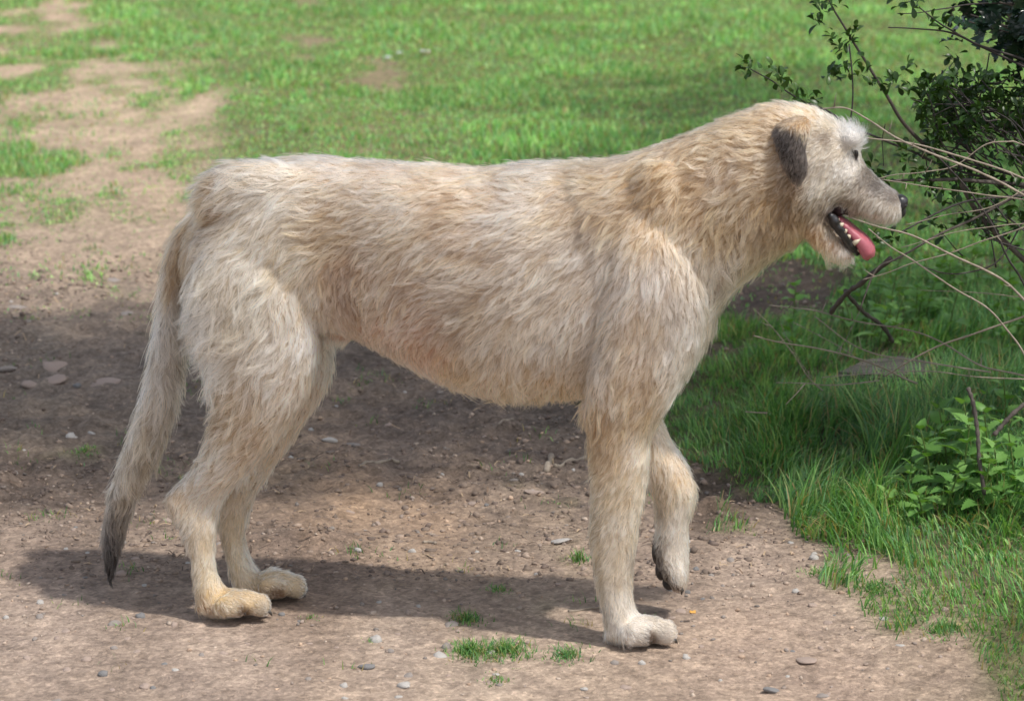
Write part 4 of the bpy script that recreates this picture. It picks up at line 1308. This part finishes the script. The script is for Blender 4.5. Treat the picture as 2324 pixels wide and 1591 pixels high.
def leaf_shape(kind):
    """a leaf of unit length along +x, folded on its midrib; verts and faces"""
    if kind == 'obovate':
        ts = np.array([0, .15, .35, .6, .82, .95, 1.0])
        ws = np.array([.02, .07, .17, .26, .23, .11, .01])
        jag = 0
    elif kind == 'holly':
        ts = np.linspace(0, 1, 15)
        ws = .05 + .24 * np.sin(np.pi * np.clip(ts * .97 + .02, 0, 1)) ** .8
        ws = ws * np.where(np.arange(15) % 2, 1.28, .68)
        ws[-1], ws[0] = .004, .03
        jag = 1
    else:
        ts = np.linspace(0, 1, 17)
        ws = .42 * np.clip(ts * 5, 0, 1) ** .7 * (1 - ts) ** .75
        ws = ws * np.where(np.arange(17) % 2, 1.18, .80)
        ws[0], ws[-1] = .02, .004
        jag = 0
    n = len(ts)
    droop = {'obovate': .10, 'holly': .05, 'nettle': .22}[kind]
    zc = .12 * np.sin(ts * 2.2) - droop * ts ** 2
    fold = {'obovate': .35, 'holly': .2, 'nettle': .3}[kind]
    mid = np.stack([ts, 0 * ts, zc], -1)
    wob = (.05 * np.where(np.arange(n) % 4 < 2, 1, -1)) if kind == 'holly' else 0
    L = np.stack([ts + (.03 if jag else 0) * 0, ws, zc + ws * fold + wob], -1)
    R = np.stack([ts, -ws, zc + ws * fold - wob], -1)
    v = np.concatenate([mid, L, R])
    i = np.arange(n - 1)
    q = np.concatenate([np.stack([i, i + 1, n + i + 1, n + i], -1), np.stack([i, 2 * n + i, 2 * n + i + 1, i + 1], -1)])
    return v, q


LEAF = {}
for kind, mt in (('obovate', m_shrubleaf), ('holly', m_holly), ('nettle', m_nettle)):
    v, q = leaf_shape(kind)
    LEAF[kind] = (v, q, mesh_np('leaf', v, [q], mt))


def frame_of(d, up=None):
    d = d / np.linalg.norm(d)
    up = np.array([0, 0, 1.0]) if up is None else up
    s = np.cross(up, d)
    if np.linalg.norm(s) < 1e-3:
        s = np.array([1.0, 0, 0])
    s /= np.linalg.norm(s)
    return np.stack([d, s, np.cross(d, s)], 0)      # rows: along, side, face


from mathutils import Matrix


def put_leaf(kind, base, d, size, parent, roll=None):
    R = frame_of(np.asarray(d, float))
    a = random.uniform(-.7, .7) if roll is None else roll
    s, f = R[1] * math.cos(a) + R[2] * math.sin(a), -R[1] * math.sin(a) + R[2] * math.cos(a)
    M = np.eye(4)
    M[:3, 0], M[:3, 1], M[:3, 2] = R[0] * size, s * size, f * size
    M[:3, 3] = base
    o = bpy.data.objects.new('leaf', LEAF[kind][2])
    COL.objects.link(o)
    o.parent = parent
    o.matrix_local = Matrix(M.tolist())
    return o


def many_leaves(kind, items):
    """many leaves as one mesh: items (base, dir, size)"""
    v0, q0, _ = LEAF[kind]
    m = Mesh()
    for base, d, size in items:
        R = frame_of(np.asarray(d, float))
        a = random.uniform(-.9, .9)
        s, f = R[1] * math.cos(a) + R[2] * math.sin(a), -R[1] * math.sin(a) + R[2] * math.cos(a)
        m.add(base + size * (v0 @ np.stack([R[0], s, f], 0)), q0)
    return m


def rnd_dir(up=.3):
    d = rng.normal(0, 1, 3)
    d[2] += up
    return d / np.linalg.norm(d)


def stem_path(pts, sub=8, wob=.004):
    """pts rows (u, v, y): where the photo shows the stem at depth y"""
    w = np.array([P(u, v, y) for u, v, y in pts])
    c = catmull(w, sub)
    k = np.linspace(0, 1, len(c))[:, None]
    nz = np.stack([vnoise(np.concatenate([c * 1.0], -1), 14, s) - .5 for s in (1, 2, 3)], -1)
    return c + nz * wob * 2


def Z2(zx, zy):
    return 1580 + zx * .4091, zy * .4091


# the shrub: dark stems with tufts of small leaves (positions read off the photo)
SH = [  # points (zoomed px), depth from..to, radius from..to
    ([(720, -40), (790, 110), (870, 250), (960, 380), (1040, 500), (1110, 640), (1200, 740), (1330, 850), (1420, 970), (1560, 1180), (1800, 1420), (2100, 1750)], .62, .75, .0026, .009),
    ([(845, 250), (865, 400), (872, 560), (864, 690), (856, 840)], .60, .60, .0022, .0028),
    ([(300, 385), (420, 450), (520, 515), (600, 565), (760, 640), (900, 720), (1110, 800), (1330, 900)], .42, .7, .0018, .004),
    ([(1060, 152), (1250, 165), (1420, 190), (1600, 260), (1900, 420)], .5, .6, .0016, .004),
    ([(1080, 1003), (1250, 995), (1400, 992), (1600, 1010), (1818, 1030), (2200, 1060)], .55, .65, .004, .008),
    ([(1230, 40), (1310, 110), (1390, 160), (1560, 240), (1818, 330), (2100, 480)], .5, .6, .002, .004),
    ([(1110, 70), (1250, 66), (1380, 52), (1500, 36), (1750, 30), (2000, 60)], .52, .6, .0014, .003),
    ([(1625, 300), (1600, 450), (1560, 600), (1490, 760), (1400, 860)], .62, .7, .002, .003),
    ([(900, 1720), (1000, 1500), (1100, 1440), (1350, 1310), (1500, 1230), (1818, 1060), (2100, 900)], .5, .6, .0022, .005),
    ([(1290, 830), (1400, 930), (1560, 1120), (1640, 1240), (1740, 1440), (1840, 1640)], .45, .5, .0022, .0035),
    ([(1120, 1290), (1330, 1190), (1500, 1120), (1700, 1090), (1900, 1080)], .5, .55, .0025, .004),
    ([(1040, 690), (1025, 800), (1040, 930)], .7, .72, .0014, .0016),
    ([(1250, 1480), (1380, 1520), (1500, 1525), (1640, 1480), (1740, 1380), (1818, 1240), (1900, 1100)], .55, .6, .0018, .003),
    ([(1380, 500), (1480, 560), (1600, 600), (1800, 640), (2000, 700)], .6, .65, .0016, .003),
    ([(1200, 560), (1330, 580), (1500, 580), (1650, 600), (1850, 690)], .55, .6, .0012, .0026)]
base_pt = np.array([1.35, .85, 0.0])
shrub = link('shrub', None, None, 'dark-stemmed shrub with tufts of small round leaves, its twigs reaching towards the hound\'s head', 'shrub', loc=tuple(base_pt))
paths = []
for pts, y0, y1, r0, r1 in SH:
    k = np.linspace(0, 1, len(pts))
    uvy = [(*Z2(a_, b_), y0 + (y1 - y0) * t_) for (a_, b_), t_ in zip(pts, k)]
    path = stem_path(uvy)
    rad_ = np.linspace(r0, r1, len(path))
    # the outer end leads on to the foot of the shrub
    if path[-1][0] > .8:
        e = path[-1]
        ext = catmull([e, e * .5 + (base_pt + [0, 0, .35]) * .5 + [.05, 0, .02], base_pt + rng.normal(0, .04, 3) * [1, 1, 0]], 6)[1:]
        path = np.concatenate([path, ext])
        rad_ = np.concatenate([rad_, np.linspace(r1, max(.009, r1), len(ext))])
    paths.append(path)
    v, q, t = tube(path - base_pt, rad_ * .62, 7)
    link('stem', mesh_np('stem', v, [q, t], m_darktwig if r1 < .0045 else m_bark), shrub)

clusters = []   # (place, twig dir, leaves, spread)
for (a_, b_, y_, k) in ((760, 25, .62, 9), (665, 110, .6, 8), (700, 40, .6, 7), (880, 165, .62, 7), (742, 215, .6, 6), (800, 262, .6, 7), (870, 240, .62, 6), (770, 410, .62, 9), (735, 420, .62, 6),
                        (830, 400, .62, 7), (910, 415, .62, 7), (980, 470, .63, 8), (1080, 460, .63, 7), (1100, 475, .64, 6), (1170, 380, .62, 7), (1240, 500, .6, 9), (1200, 470, .62, 6), (1300, 540, .6, 7),
                        (1380, 485, .6, 7), (1140, 825, .56, 9), (1180, 890, .56, 9), (1230, 960, .56, 7), (1290, 600, .56, 7), (1310, 680, .58, 7), (1240, 610, .58, 6), (300, 350, .42, 8), (285, 400, .42, 6),
                        (440, 400, .46, 8), (470, 430, .46, 5), (510, 490, .48, 6), (560, 520, .5, 10), (600, 560, .5, 9), (650, 570, .5, 7), (1330, 110, .5, 6), (1380, 140, .52, 5), (1225, 25, .5, 8), (1200, 10, .5, 6),
                        (1120, 20, .5, 4), (1460, 410, .6, 8), (1500, 450, .6, 7), (1430, 330, .6, 6), (1560, 520, .6, 8), (1640, 470, .6, 7), (990, 940, .6, 7), (1060, 1010, .6, 6), (1280, 1000, .56, 7), (1350, 1090, .55, 8),
                        (1440, 1050, .56, 7), (1000, 1330, .6, 5), (1085, 1330, .6, 6), (1300, 1230, .56, 6)):
    u_, v_ = Z2(a_, b_)
    clusters.append((P(u_, v_, y_ + random.uniform(-.03, .03)), k))
# the thick of the shrub, towards its own stems
extra_tw = Mesh()
ntw = 0
for _ in range(230):
    a_, b_ = random.uniform(1240, 2000), random.choice([random.uniform(430, 780), random.uniform(560, 1330)])
    if a_ < 1420 and b_ > 900 and random.random() < .6:
        continue
    u_, v_ = Z2(a_, b_)
    c = P(u_, v_, random.uniform(.5, .95))
    clusters.append((c, random.randrange(4, 9)))
    d = c + np.array([random.uniform(.02, .10), random.uniform(-.03, .06), random.uniform(-.10, .03)])
    v, q, t = tube(catmull([c, (c + d) / 2 + rng.normal(0, .008, 3), d], 4) - base_pt, np.linspace(.0009, .0018, 9), 5)
    link('twig', mesh_np('twig', v, [q, t], m_darktwig), shrub)
single, rest = [], []
for ci_, (c, k) in enumerate(clusters):
    for _ in range(k + 2):
        d = rnd_dir(.35)
        sz = random.uniform(.014, .026)
        b_ = c + rng.normal(0, .006, 3)
        (single if ci_ < 40 and len(single) < 295 else rest).append((b_ - base_pt, d, sz))
for b_, d, sz in single:
    put_leaf('obovate', b_, d, sz, shrub)
link('foliage', many_leaves('obovate', rest).build('foliage', m_shrubleaf), shrub, kind='stuff')

# the holly behind and above it
hb_ = np.array([1.75, .95, 0.0])
holly = link('holly_bush', None, None, 'dark glossy holly with spiny leaves overhanging the shrub', 'holly', loc=tuple(hb_))
tips = []
for k in range(34):
    a_, b_ = random.uniform(1430, 2300), random.uniform(-320, 420) - 0
    if a_ < 1700 and b_ > 100 + (a_ - 1430) * .9:
        b_ -= 220
    u_, v_ = Z2(a_, b_)
    tips.append(P(u_, v_, random.uniform(.5, 1.1)))
v, q, t = tube(catmull([[0, 0, -.05], [-.03, .02, .5], [-.10, -.05, 1.0], [-.12, -.1, 1.6], [-.1, -.1, 2.2]], 6), np.linspace(.035, .012, 25), 9)
link('trunk', mesh_np('trunk', v, [q, t], m_bark), holly)
hl = []
for c in tips:
    root = np.array([-.11, -.08, max(.5, c[2] - .25 - random.uniform(0, .25))])
    e = c - hb_
    path = catmull([root, root * .45 + e * .55 + rng.normal(0, .04, 3), e], 7)
    v, q, t = tube(path, np.linspace(.006, .0016, len(path)), 6)
    link('branch', mesh_np('branch', v, [q, t], m_bark), holly)
    for f in np.linspace(.45, 1, 15):
        p = path[int(f * (len(path) - 1))]
        for _ in range(3):
            d = rnd_dir(.1)
            hl.append((p + rng.normal(0, .018, 3), d, random.uniform(.032, .055)))
random.shuffle(hl)
vis = [h_ for h_ in hl if proj(h_[0] + hb_)[0] < 2340 and proj(h_[0] + hb_)[1] > -15]
vset = set(id(h_) for h_ in vis[:290])
for h_ in vis[:290]:
    put_leaf('holly', h_[0], h_[1], h_[2], holly)
link('foliage', many_leaves('holly', [h_ for h_ in hl if id(h_) not in vset]).build('foliage', m_holly), holly, kind='stuff')

# ------------------------------------------------------------------ dry bramble canes


def Z3(zx, zy):
    return 1487.4 + zx * .5907, 650.7 + zy * .5907


CANES = [  # zoom, points, y from, y to, thickness
    (2, [(700, 604), (830, 600), (950, 660), (1100, 760), (1300, 850), (1550, 950), (1818, 1080), (2100, 1260)], .40, .35, .0032),
    (2, [(900, 762), (1200, 800), (1500, 880), (1818, 985), (2150, 1120)], .42, .36, .003),
    (2, [(1030, 1000), (1300, 1040), (1560, 1075), (1818, 1115), (2100, 1190)], .45, .4, .0022),
    (2, [(820, 1195), (1000, 1250), (1200, 1310), (1400, 1400), (1600, 1500), (1740, 1590), (1950, 1790)], .30, .3, .0034),
    (2, [(950, 1262), (1080, 1370), (1200, 1440), (1420, 1590), (1620, 1720), (1780, 1900), (1850, 2040)], .32, .3, .0026),
    (2, [(920, 1562), (1060, 1520), (1200, 1460), (1420, 1400), (1620, 1330), (1818, 1262), (2050, 1180)], .5, .45, .002),
    (2, [(1000, 990), (1120, 968), (1280, 960), (1440, 930), (1600, 800), (1760, 780)], .5, .5, .0018),
    (2, [(1150, 1245), (1400, 1200), (1620, 1150), (1818, 1060), (2000, 960)], .42, .4, .0017),
    (2, [(1130, 1370), (1440, 1290), (1700, 1252), (1818, 1245), (2050, 1230)], .46, .44, .0016),
    (3, [(378, 188), (560, 230), (740, 262), (900, 322), (1010, 370)], .75, .95, .003),
    (3, [(438, 70), (600, 90), (760, 130), (950, 165), (1080, 205), (1250, 300), (1416, 345)], 1.0, .8, .0026),
    (3, [(388, 95), (500, 212), (590, 350), (640, 400)], 1.0, 1.05, .002),
    (3, [(880, 345), (1050, 250), (1200, 190), (1416, 118), (1600, 60)], .75, .6, .0034),
    (3, [(460, 366), (580, 372), (690, 382), (860, 360)], .9, .85, .0018),
    (3, [(615, 118), (760, 222), (900, 270), (1100, 300), (1290, 330)], .85, .8, .0024),
    (3, [(790, 90), (730, 210), (690, 260)], .95, 1.0, .0012),
    (3, [(1015, 10), (1300, 30), (1416, 42), (1600, 30)], .7, .6, .0015),
    (3, [(500, 455), (540, 415), (572, 378)], .75, .78, .0018),
    (3, [(345, 482), (390, 487), (428, 488)], .95, .95, .0024),
    (3, [(640, 352), (880, 330), (1060, 325), (1250, 350), (1416, 356)], .8, .75, .0018),
    (3, [(485, 140), (540, 260), (600, 350)], 1.05, 1.1, .0013),
    (3, [(530, 140), (720, 240), (800, 296)], .95, .95, .0015)]
glabel = {0: 'pale dry bramble cane arching just behind the hound\'s forehead', 1: 'pale dry cane running out level with the hound\'s eye',
          3: 'thick pale dry cane slanting down from behind the open jaws', 4: 'pale dry cane slanting down below the tongue into the verge',
          12: 'thick dry cane leaning up to the shrub across the weathered board', 9: 'dry cane with a broken pale tip lying across the verge grass'}
for k, (zz, pts, y0, y1, r) in enumerate(CANES):
    tr = np.linspace(0, 1, len(pts))
    f_ = Z2 if zz == 2 else Z3
    path = stem_path([(*f_(a_, b_), y0 + (y1 - y0) * t_) for (a_, b_), t_ in zip(pts, tr)], 8, .003)
    gh = hz(path[:, 0], path[:, 1])
    path[:, 2] = np.maximum(path[:, 2], gh + .006)
    rad_ = r * np.linspace(.42, .74, len(path)) * (1 + .15 * np.sin(np.arange(len(path)) * 2.1))
    if zz == 2 and path[-1][0] > .8:      # rooted in the hedge bottom, out of the picture
        e = path[-1]
        ext = catmull([e, e + [.22, .08, -.12], [e[0] + .35, e[1] + .2, float(hz(e[0] + .35, e[1] + .2)[0])]], 6)[1:]
        path = np.concatenate([path, ext])
        rad_ = np.concatenate([rad_, np.full(len(ext), rad_[-1])])
    b0 = path[-1].copy()
    m = Mesh().add(*tube(path - b0, rad_, 7))
    o = link('dry_cane', m.build('dry_cane', m_dry), None, glabel.get(k, 'thin dry bramble cane tangled among the verge plants'), 'bramble cane', 'dry bramble canes in the verge', loc=tuple(b0))
    # thorns and stubs of side shoots
    for j in range(4, len(path) - 2, 6):
        if random.random() < .45:
            d = rnd_dir(.2)
            l_ = random.uniform(.006, .03)
            v, q, t = tube(np.array([path[j], path[j] + d * l_ * .5, path[j] + d * l_ + [0, 0, .003]]) - b0, np.array([.0012, .0009, .0003]), 5)
            link('side_shoot', mesh_np('side_shoot', v, [q, t], m_dry), o)

# dark fallen sticks under the shrub
for (pts, y0, y1, r, lab) in (([(680, 100), (740, 30), (785, -10), (900, -120)], .95, .75, .005, 'dark mossy stick propped up under the shrub'),
                              ([(735, 15), (790, 80), (850, 130), (905, 215)], .9, 1.1, .0042, 'dark forked stick leaning into the grass under the shrub'),
                              ([(1202, 388), (1215, 440), (1224, 520), (1240, 610), (1262, 800)], .62, .55, .004, 'upright broken brown stick standing in the verge grass'),
                              ([(1300, 560), (1345, 515), (1416, 450), (1500, 380)], .2, .22, .004, 'bare brown twig slanting above the sunny nettles')):
    tr = np.linspace(0, 1, len(pts))
    path = stem_path([(*Z3(a_, b_), y0 + (y1 - y0) * t_) for (a_, b_), t_ in zip(pts, tr)], 8, .006)
    path[:, 2] = np.maximum(path[:, 2], hz(path[:, 0], path[:, 1]) - .01)
    b0 = path[0].copy()
    v, q, t = tube(path - b0, r * (1 + .2 * np.sin(np.arange(len(path)) * 1.7)), 8)
    o = link('stick', mesh_np('stick', v, [q, t], m_bark), None, lab, 'stick', loc=tuple(b0))

# weathered board in the grass
bd = [Gz(*Z3(a_, b_)) for a_, b_ in ((690, 405), (800, 350), (940, 338), (1085, 365), (1060, 412), (900, 420))]
top = np.array(bd)
top[:, 2] += .045
ctr = top.mean(0)
bm = bmesh.new()
vs = [bm.verts.new(p - ctr) for p in top] + [bm.verts.new(p - ctr - np.array([0, 0, .04])) for p in top]
nb_ = len(top)
bm.faces.new(vs[:nb_][::-1])
bm.faces.new(vs[nb_:])
for k in range(nb_):
    bm.faces.new([vs[k], vs[(k + 1) % nb_], vs[nb_ + (k + 1) % nb_], vs[nb_ + k]])
bmesh.ops.recalc_face_normals(bm, faces=bm.faces)
bmesh.ops.bevel(bm, geom=list(bm.edges), offset=.005, segments=2, affect='EDGES')
me = bpy.data.meshes.new('weathered_board')
bm.to_mesh(me)
bm.free()
me.materials.append(noise_mat('grey_wood', [(.3, (.06, .054, .046)), (.55, (.12, .108, .092)), (.8, (.19, .175, .15))], 14, .9, .8, 30, .2, stretch=(1, 7, 7)))
link('weathered_board', me, None, 'flat weathered grey board half hidden in the verge grass under the canes', 'board', loc=tuple(ctr))

# ------------------------------------------------------------------ nettles


def nettle(base, hgt, pairs, size, label, lean=(0, 0)):
    o = link('nettle_plant', None, None, label, 'nettle', 'young nettles in the verge', loc=tuple(base))
    path = catmull([[0, 0, -.01], [lean[0] * .4, lean[1] * .4, hgt * .5], [lean[0], lean[1], hgt]], 6)
    v, q, t = tube(path, np.linspace(.0024, .0014, len(path)), 6)
    link('stalk', mesh_np('stalk', v, [q, t], m_stem), o)
    ph = random.uniform(0, 3)
    for k in range(pairs):
        f = (k + 1) / pairs
        p = path[int(f * (len(path) - 1))]
        s = size * (1 - .55 * f ** 2) * random.uniform(.85, 1.15)
        for side in (0, math.pi):
            a = ph + k * math.pi / 2 + side + random.uniform(-.3, .3)
            el = .15 + .5 * f * f
            put_leaf('nettle', p + np.array([math.cos(a), math.sin(a), .3]) * .006, (math.cos(a) * math.cos(el), math.sin(a) * math.cos(el), math.sin(el)), s, o, random.uniform(-.25, .25))
    return o


lit = [(2120, 1130, .15, 5, .066), (2185, 1140, .17, 5, .072), (2250, 1120, .18, 5, .072), (2310, 1150, .17, 5, .07), (2150, 1175, .10, 4, .05), (2230, 1180, .12, 4, .055), (2290, 1040, .2, 6, .05),
       (2060, 1150, .09, 4, .05), (2330, 1100, .2, 6, .06), (2380, 1180, .16, 5, .06), (2090, 1100, .12, 5, .06), (2155, 1090, .16, 5, .065), (2215, 1100, .18, 5, .07), (2270, 1165, .14, 5, .065), (2200, 1060, .17, 5, .06), (2330, 1190, .12, 4, .06), (2100, 1190, .07, 3, .05), (2030, 1180, .07, 3, .045)]
for a_ in lit:
    nettle(Gz(a_[0], a_[1]) + np.array([0, .02, 0]), a_[2] * .9, a_[3], a_[4] * 1.05, 'fresh nettle with broad toothed leaves at the sunny front of the verge', (random.uniform(-.03, .03), random.uniform(-.05, .0)))
for k in range(44):
    u_, v_ = random.uniform(1800, 2400), random.uniform(630, 830)
    if u_ < 1960 and v_ < 720:
        u_ += 220
    nettle(Gz(u_, v_), random.uniform(.07, .16), random.choice([3, 4, 5]), random.uniform(.045, .07), 'low nettle growing in the deep shade below the shrub', (random.uniform(-.03, .03), random.uniform(-.04, .0)))

# ------------------------------------------------------------------ trees beside the track that shade it (their crowns are above the picture)


def tree(base, hgt, lobes, nleaf, label, r0=.11):
    o = link('tree', None, None, label, 'tree', loc=base)
    b0 = np.array(base)
    top = np.array([0, 0, hgt])
    path = catmull([[0, 0, -.1], [.03, -.03, hgt * .35], [-.05, .04, hgt * .7], top], 7)
    v, q, t = tube(path, np.linspace(r0, r0 * .3, len(path)), 12)
    link('trunk', mesh_np('trunk', v, [q, t], m_bark), o)
    V, C = [], []
    lv = np.array([(0, 0, 0), (.35, .25, .05), (.8, .2, .0), (1, 0, -.06), (.8, -.2, .0), (.35, -.25, .05)])
    for (c, r, share) in lobes:
        c, r = np.array(c) - b0, np.array(r)
        for k in range(5):
            d = rng.normal(0, .55, 3) * r
            e = c + d
            s = path[int(random.uniform(.35, .9) * (len(path) - 1))]
            lp = catmull([s, s * .5 + e * .5 + [0, 0, .12], e], 6)
            v, q, t = tube(lp, np.linspace(r0 * .3, .008, len(lp)), 7)
            link('limb', mesh_np('limb', v, [q, t], m_bark), o)
        n = int(nleaf * share)
        dirs = unit(rng.normal(0, 1, (n, 3)))
        rad_ = rng.random(n) ** (1 / 2.4)
        p = c + dirs * rad_[:, None] * r
        nz = fbm(p + b0, 2.6, 120, 2)
        p = p[nz > .36]
        for q_ in p:
            R = frame_of(rnd_dir(-.2))
            sz = random.uniform(.06, .11)
            V.append(q_ + sz * (lv @ R))
        C.append(np.repeat(np.array(lin(58, 84, 38)) * rng.uniform(.7, 1.3, (len(p), 1)), 6, 0))
    V = np.concatenate(V)
    n = len(V) // 6
    oo = (np.arange(n) * 6)[:, None]
    me = mesh_np('crown', V, [np.concatenate([oo + np.array([0, 1, 2, 3]), oo + np.array([0, 3, 4, 5])])], m_crown)
    set_col(me, 'tone', np.concatenate(C))
    link('crown', me, o, kind='stuff')


tree((2.9, .8, 0), 3.6, [((.85, .70, 3.0), (1.3, .95, .42), .62), ((2.3, 1.5, 3.1), (1.1, 1.2, .7), .38)], 7600, 'broad tree beside the track casting shade over the earth behind the hound')
tree((3.1, 3.4, 0), 3.8, [((2.6, 3.4, 3.2), (1.0, 1.3, .8), .7), ((2.4, 5.1, 3.3), (.7, 1.0, .5), .3)], 3600, 'second tree by the meadow\'s edge shading the turf behind the shrub')

# ------------------------------------------------------------------ small things on the ground
m_white = noise_mat('white_scrap', [(.3, (.62, .62, .62)), (.8, (.8, .8, .8))], 60, .7, .3)
m_feather = noise_mat('feather_white', [(.3, (.5, .5, .52)), (.8, (.72, .72, .74))], 60, .8, .2)
m_orange = noise_mat('orange_leaf', [(.3, (.55, .27, .06)), (.8, (.7, .42, .12))], 60, .6, .3)


def scrap(name, u_, v_, w_, h_, mat, label, cat):
    g = Gz(u_, v_)
    nn = 7
    a_, b_ = np.meshgrid(np.linspace(-1, 1, nn), np.linspace(-1, 1, nn), indexing='ij')
    p = np.stack([a_.ravel() * w_, b_.ravel() * h_, np.zeros(nn * nn)], -1)
    p[:, :2] += rng.normal(0, .10, (nn * nn, 2)) * np.array([w_, h_])
    p[:, 2] = .006 + .5 * min(w_, h_) * (fbm(p, 1.3 / max(w_, h_), random.randrange(99), 2)) * 1.6
    i_, j_ = np.meshgrid(np.arange(nn - 1), np.arange(nn - 1), indexing='ij')
    a0 = (i_ * nn + j_).ravel()
    q = np.stack([a0, a0 + nn, a0 + nn + 1, a0 + 1], -1)
    o = link(name, mesh_np(name, p, [q], mat), None, label, cat, loc=tuple(g + np.array([0, 0, .012])))
    md = o.modifiers.new('thickness', 'SOLIDIFY')
    md.thickness = .0012
    return o


scrap('paper_scrap', 965, 130, .018, .03, m_white, 'white scrap lying in the meadow turf, brightest of three', 'scrap')
scrap('paper_scrap', 905, 132, .014, .018, m_feather, 'dull white scrap in the meadow turf between two others', 'scrap')
scrap('paper_scrap', 880, 142, .011, .014, m_feather, 'pale pinkish scrap at the end of a row of three in the turf', 'scrap')
scrap('fallen_leaf', 1572, 1412, .005, .005, m_orange, 'tiny orange fallen leaf on the gravelly track by the lifted paw', 'leaf')
TW = [((815, 1057), (905, 1055), .0035, 'pale straight twig lying on the damp earth below the belly'), ((1258, 1060), (1338, 1040), .0045, 'grey twig lying behind the standing foreleg'),
      ((1240, 1075), (1252, 1050), .006, 'stub of broken wood beside the grey twig behind the foreleg'), ((1130, 970), (1165, 955), .003, 'short dry twig on the shaded earth below the chest'),
      ((990, 1235), (960, 1232), .003, 'short thin twig on sunlit earth between the legs'), ((1290, 1388), (1380, 1380), .0025, 'thin dark twig lying in the shadow by the forepaw'),
      ((1690, 938), (1740, 942), .003, 'short dry stalk lying in the verge grass')]
for (a_, b_, r, lab) in TW:
    g0, g1 = Gz(*a_), Gz(*b_)
    path = catmull([g0, (g0 + g1) / 2 + np.array([0, .006, .004]), g1], 6)
    path[:, 2] = hz(path[:, 0], path[:, 1]) + r * .6
    v, q, t = tube(path - g0, r * (1 + .25 * np.sin(np.arange(len(path)) * 1.3)), 8)
    link('twig', mesh_np('twig', v, [q, t], m_dry), None, lab, 'twig', loc=tuple(g0))

# dry stalks and root bits strewn over the damp earth
n = 2600
xs, ys = rng.uniform(-1.5, 1.2, n), rng.uniform(.3, 3.2, n)
k = bare(.6)(xs, ys)
xs, ys = xs[k], ys[k]
n = len(xs)
th = rng.uniform(0, 6.28, n)
l_ = rng.uniform(.006, .03, n)
w_ = rng.uniform(.0007, .0016, n)
d = np.stack([np.cos(th), np.sin(th)], -1)
s_ = np.stack([-d[:, 1], d[:, 0]], -1)
V = np.zeros((n, 6, 3))
for e, t_ in enumerate((0, .5, 1)):
    px, py = xs + d[:, 0] * l_ * t_, ys + d[:, 1] * l_ * t_
    zz = hz(px, py) + .002 + (.004 * rng.random(n) if e != 1 else .005)
    for g_, sg in enumerate((-1, 1)):
        V[:, 2 * e + g_] = np.stack([px + sg * s_[:, 0] * w_, py + sg * s_[:, 1] * w_, zz + (.0008 * g_)], -1)
oo = (np.arange(n) * 6)[:, None]
me = mesh_np('dry_stalks', V.reshape(-1, 3), [np.concatenate([oo + np.array([0, 1, 3, 2]), oo + np.array([2, 3, 5, 4])])], m_tone)
set_col(me, 'tone', np.repeat(np.array([lin(170, 148, 122), lin(120, 100, 84), lin(90, 76, 66)])[rng.integers(0, 3, n)], 6, 0))
link('dry_stalks', me, ground, kind='stuff')
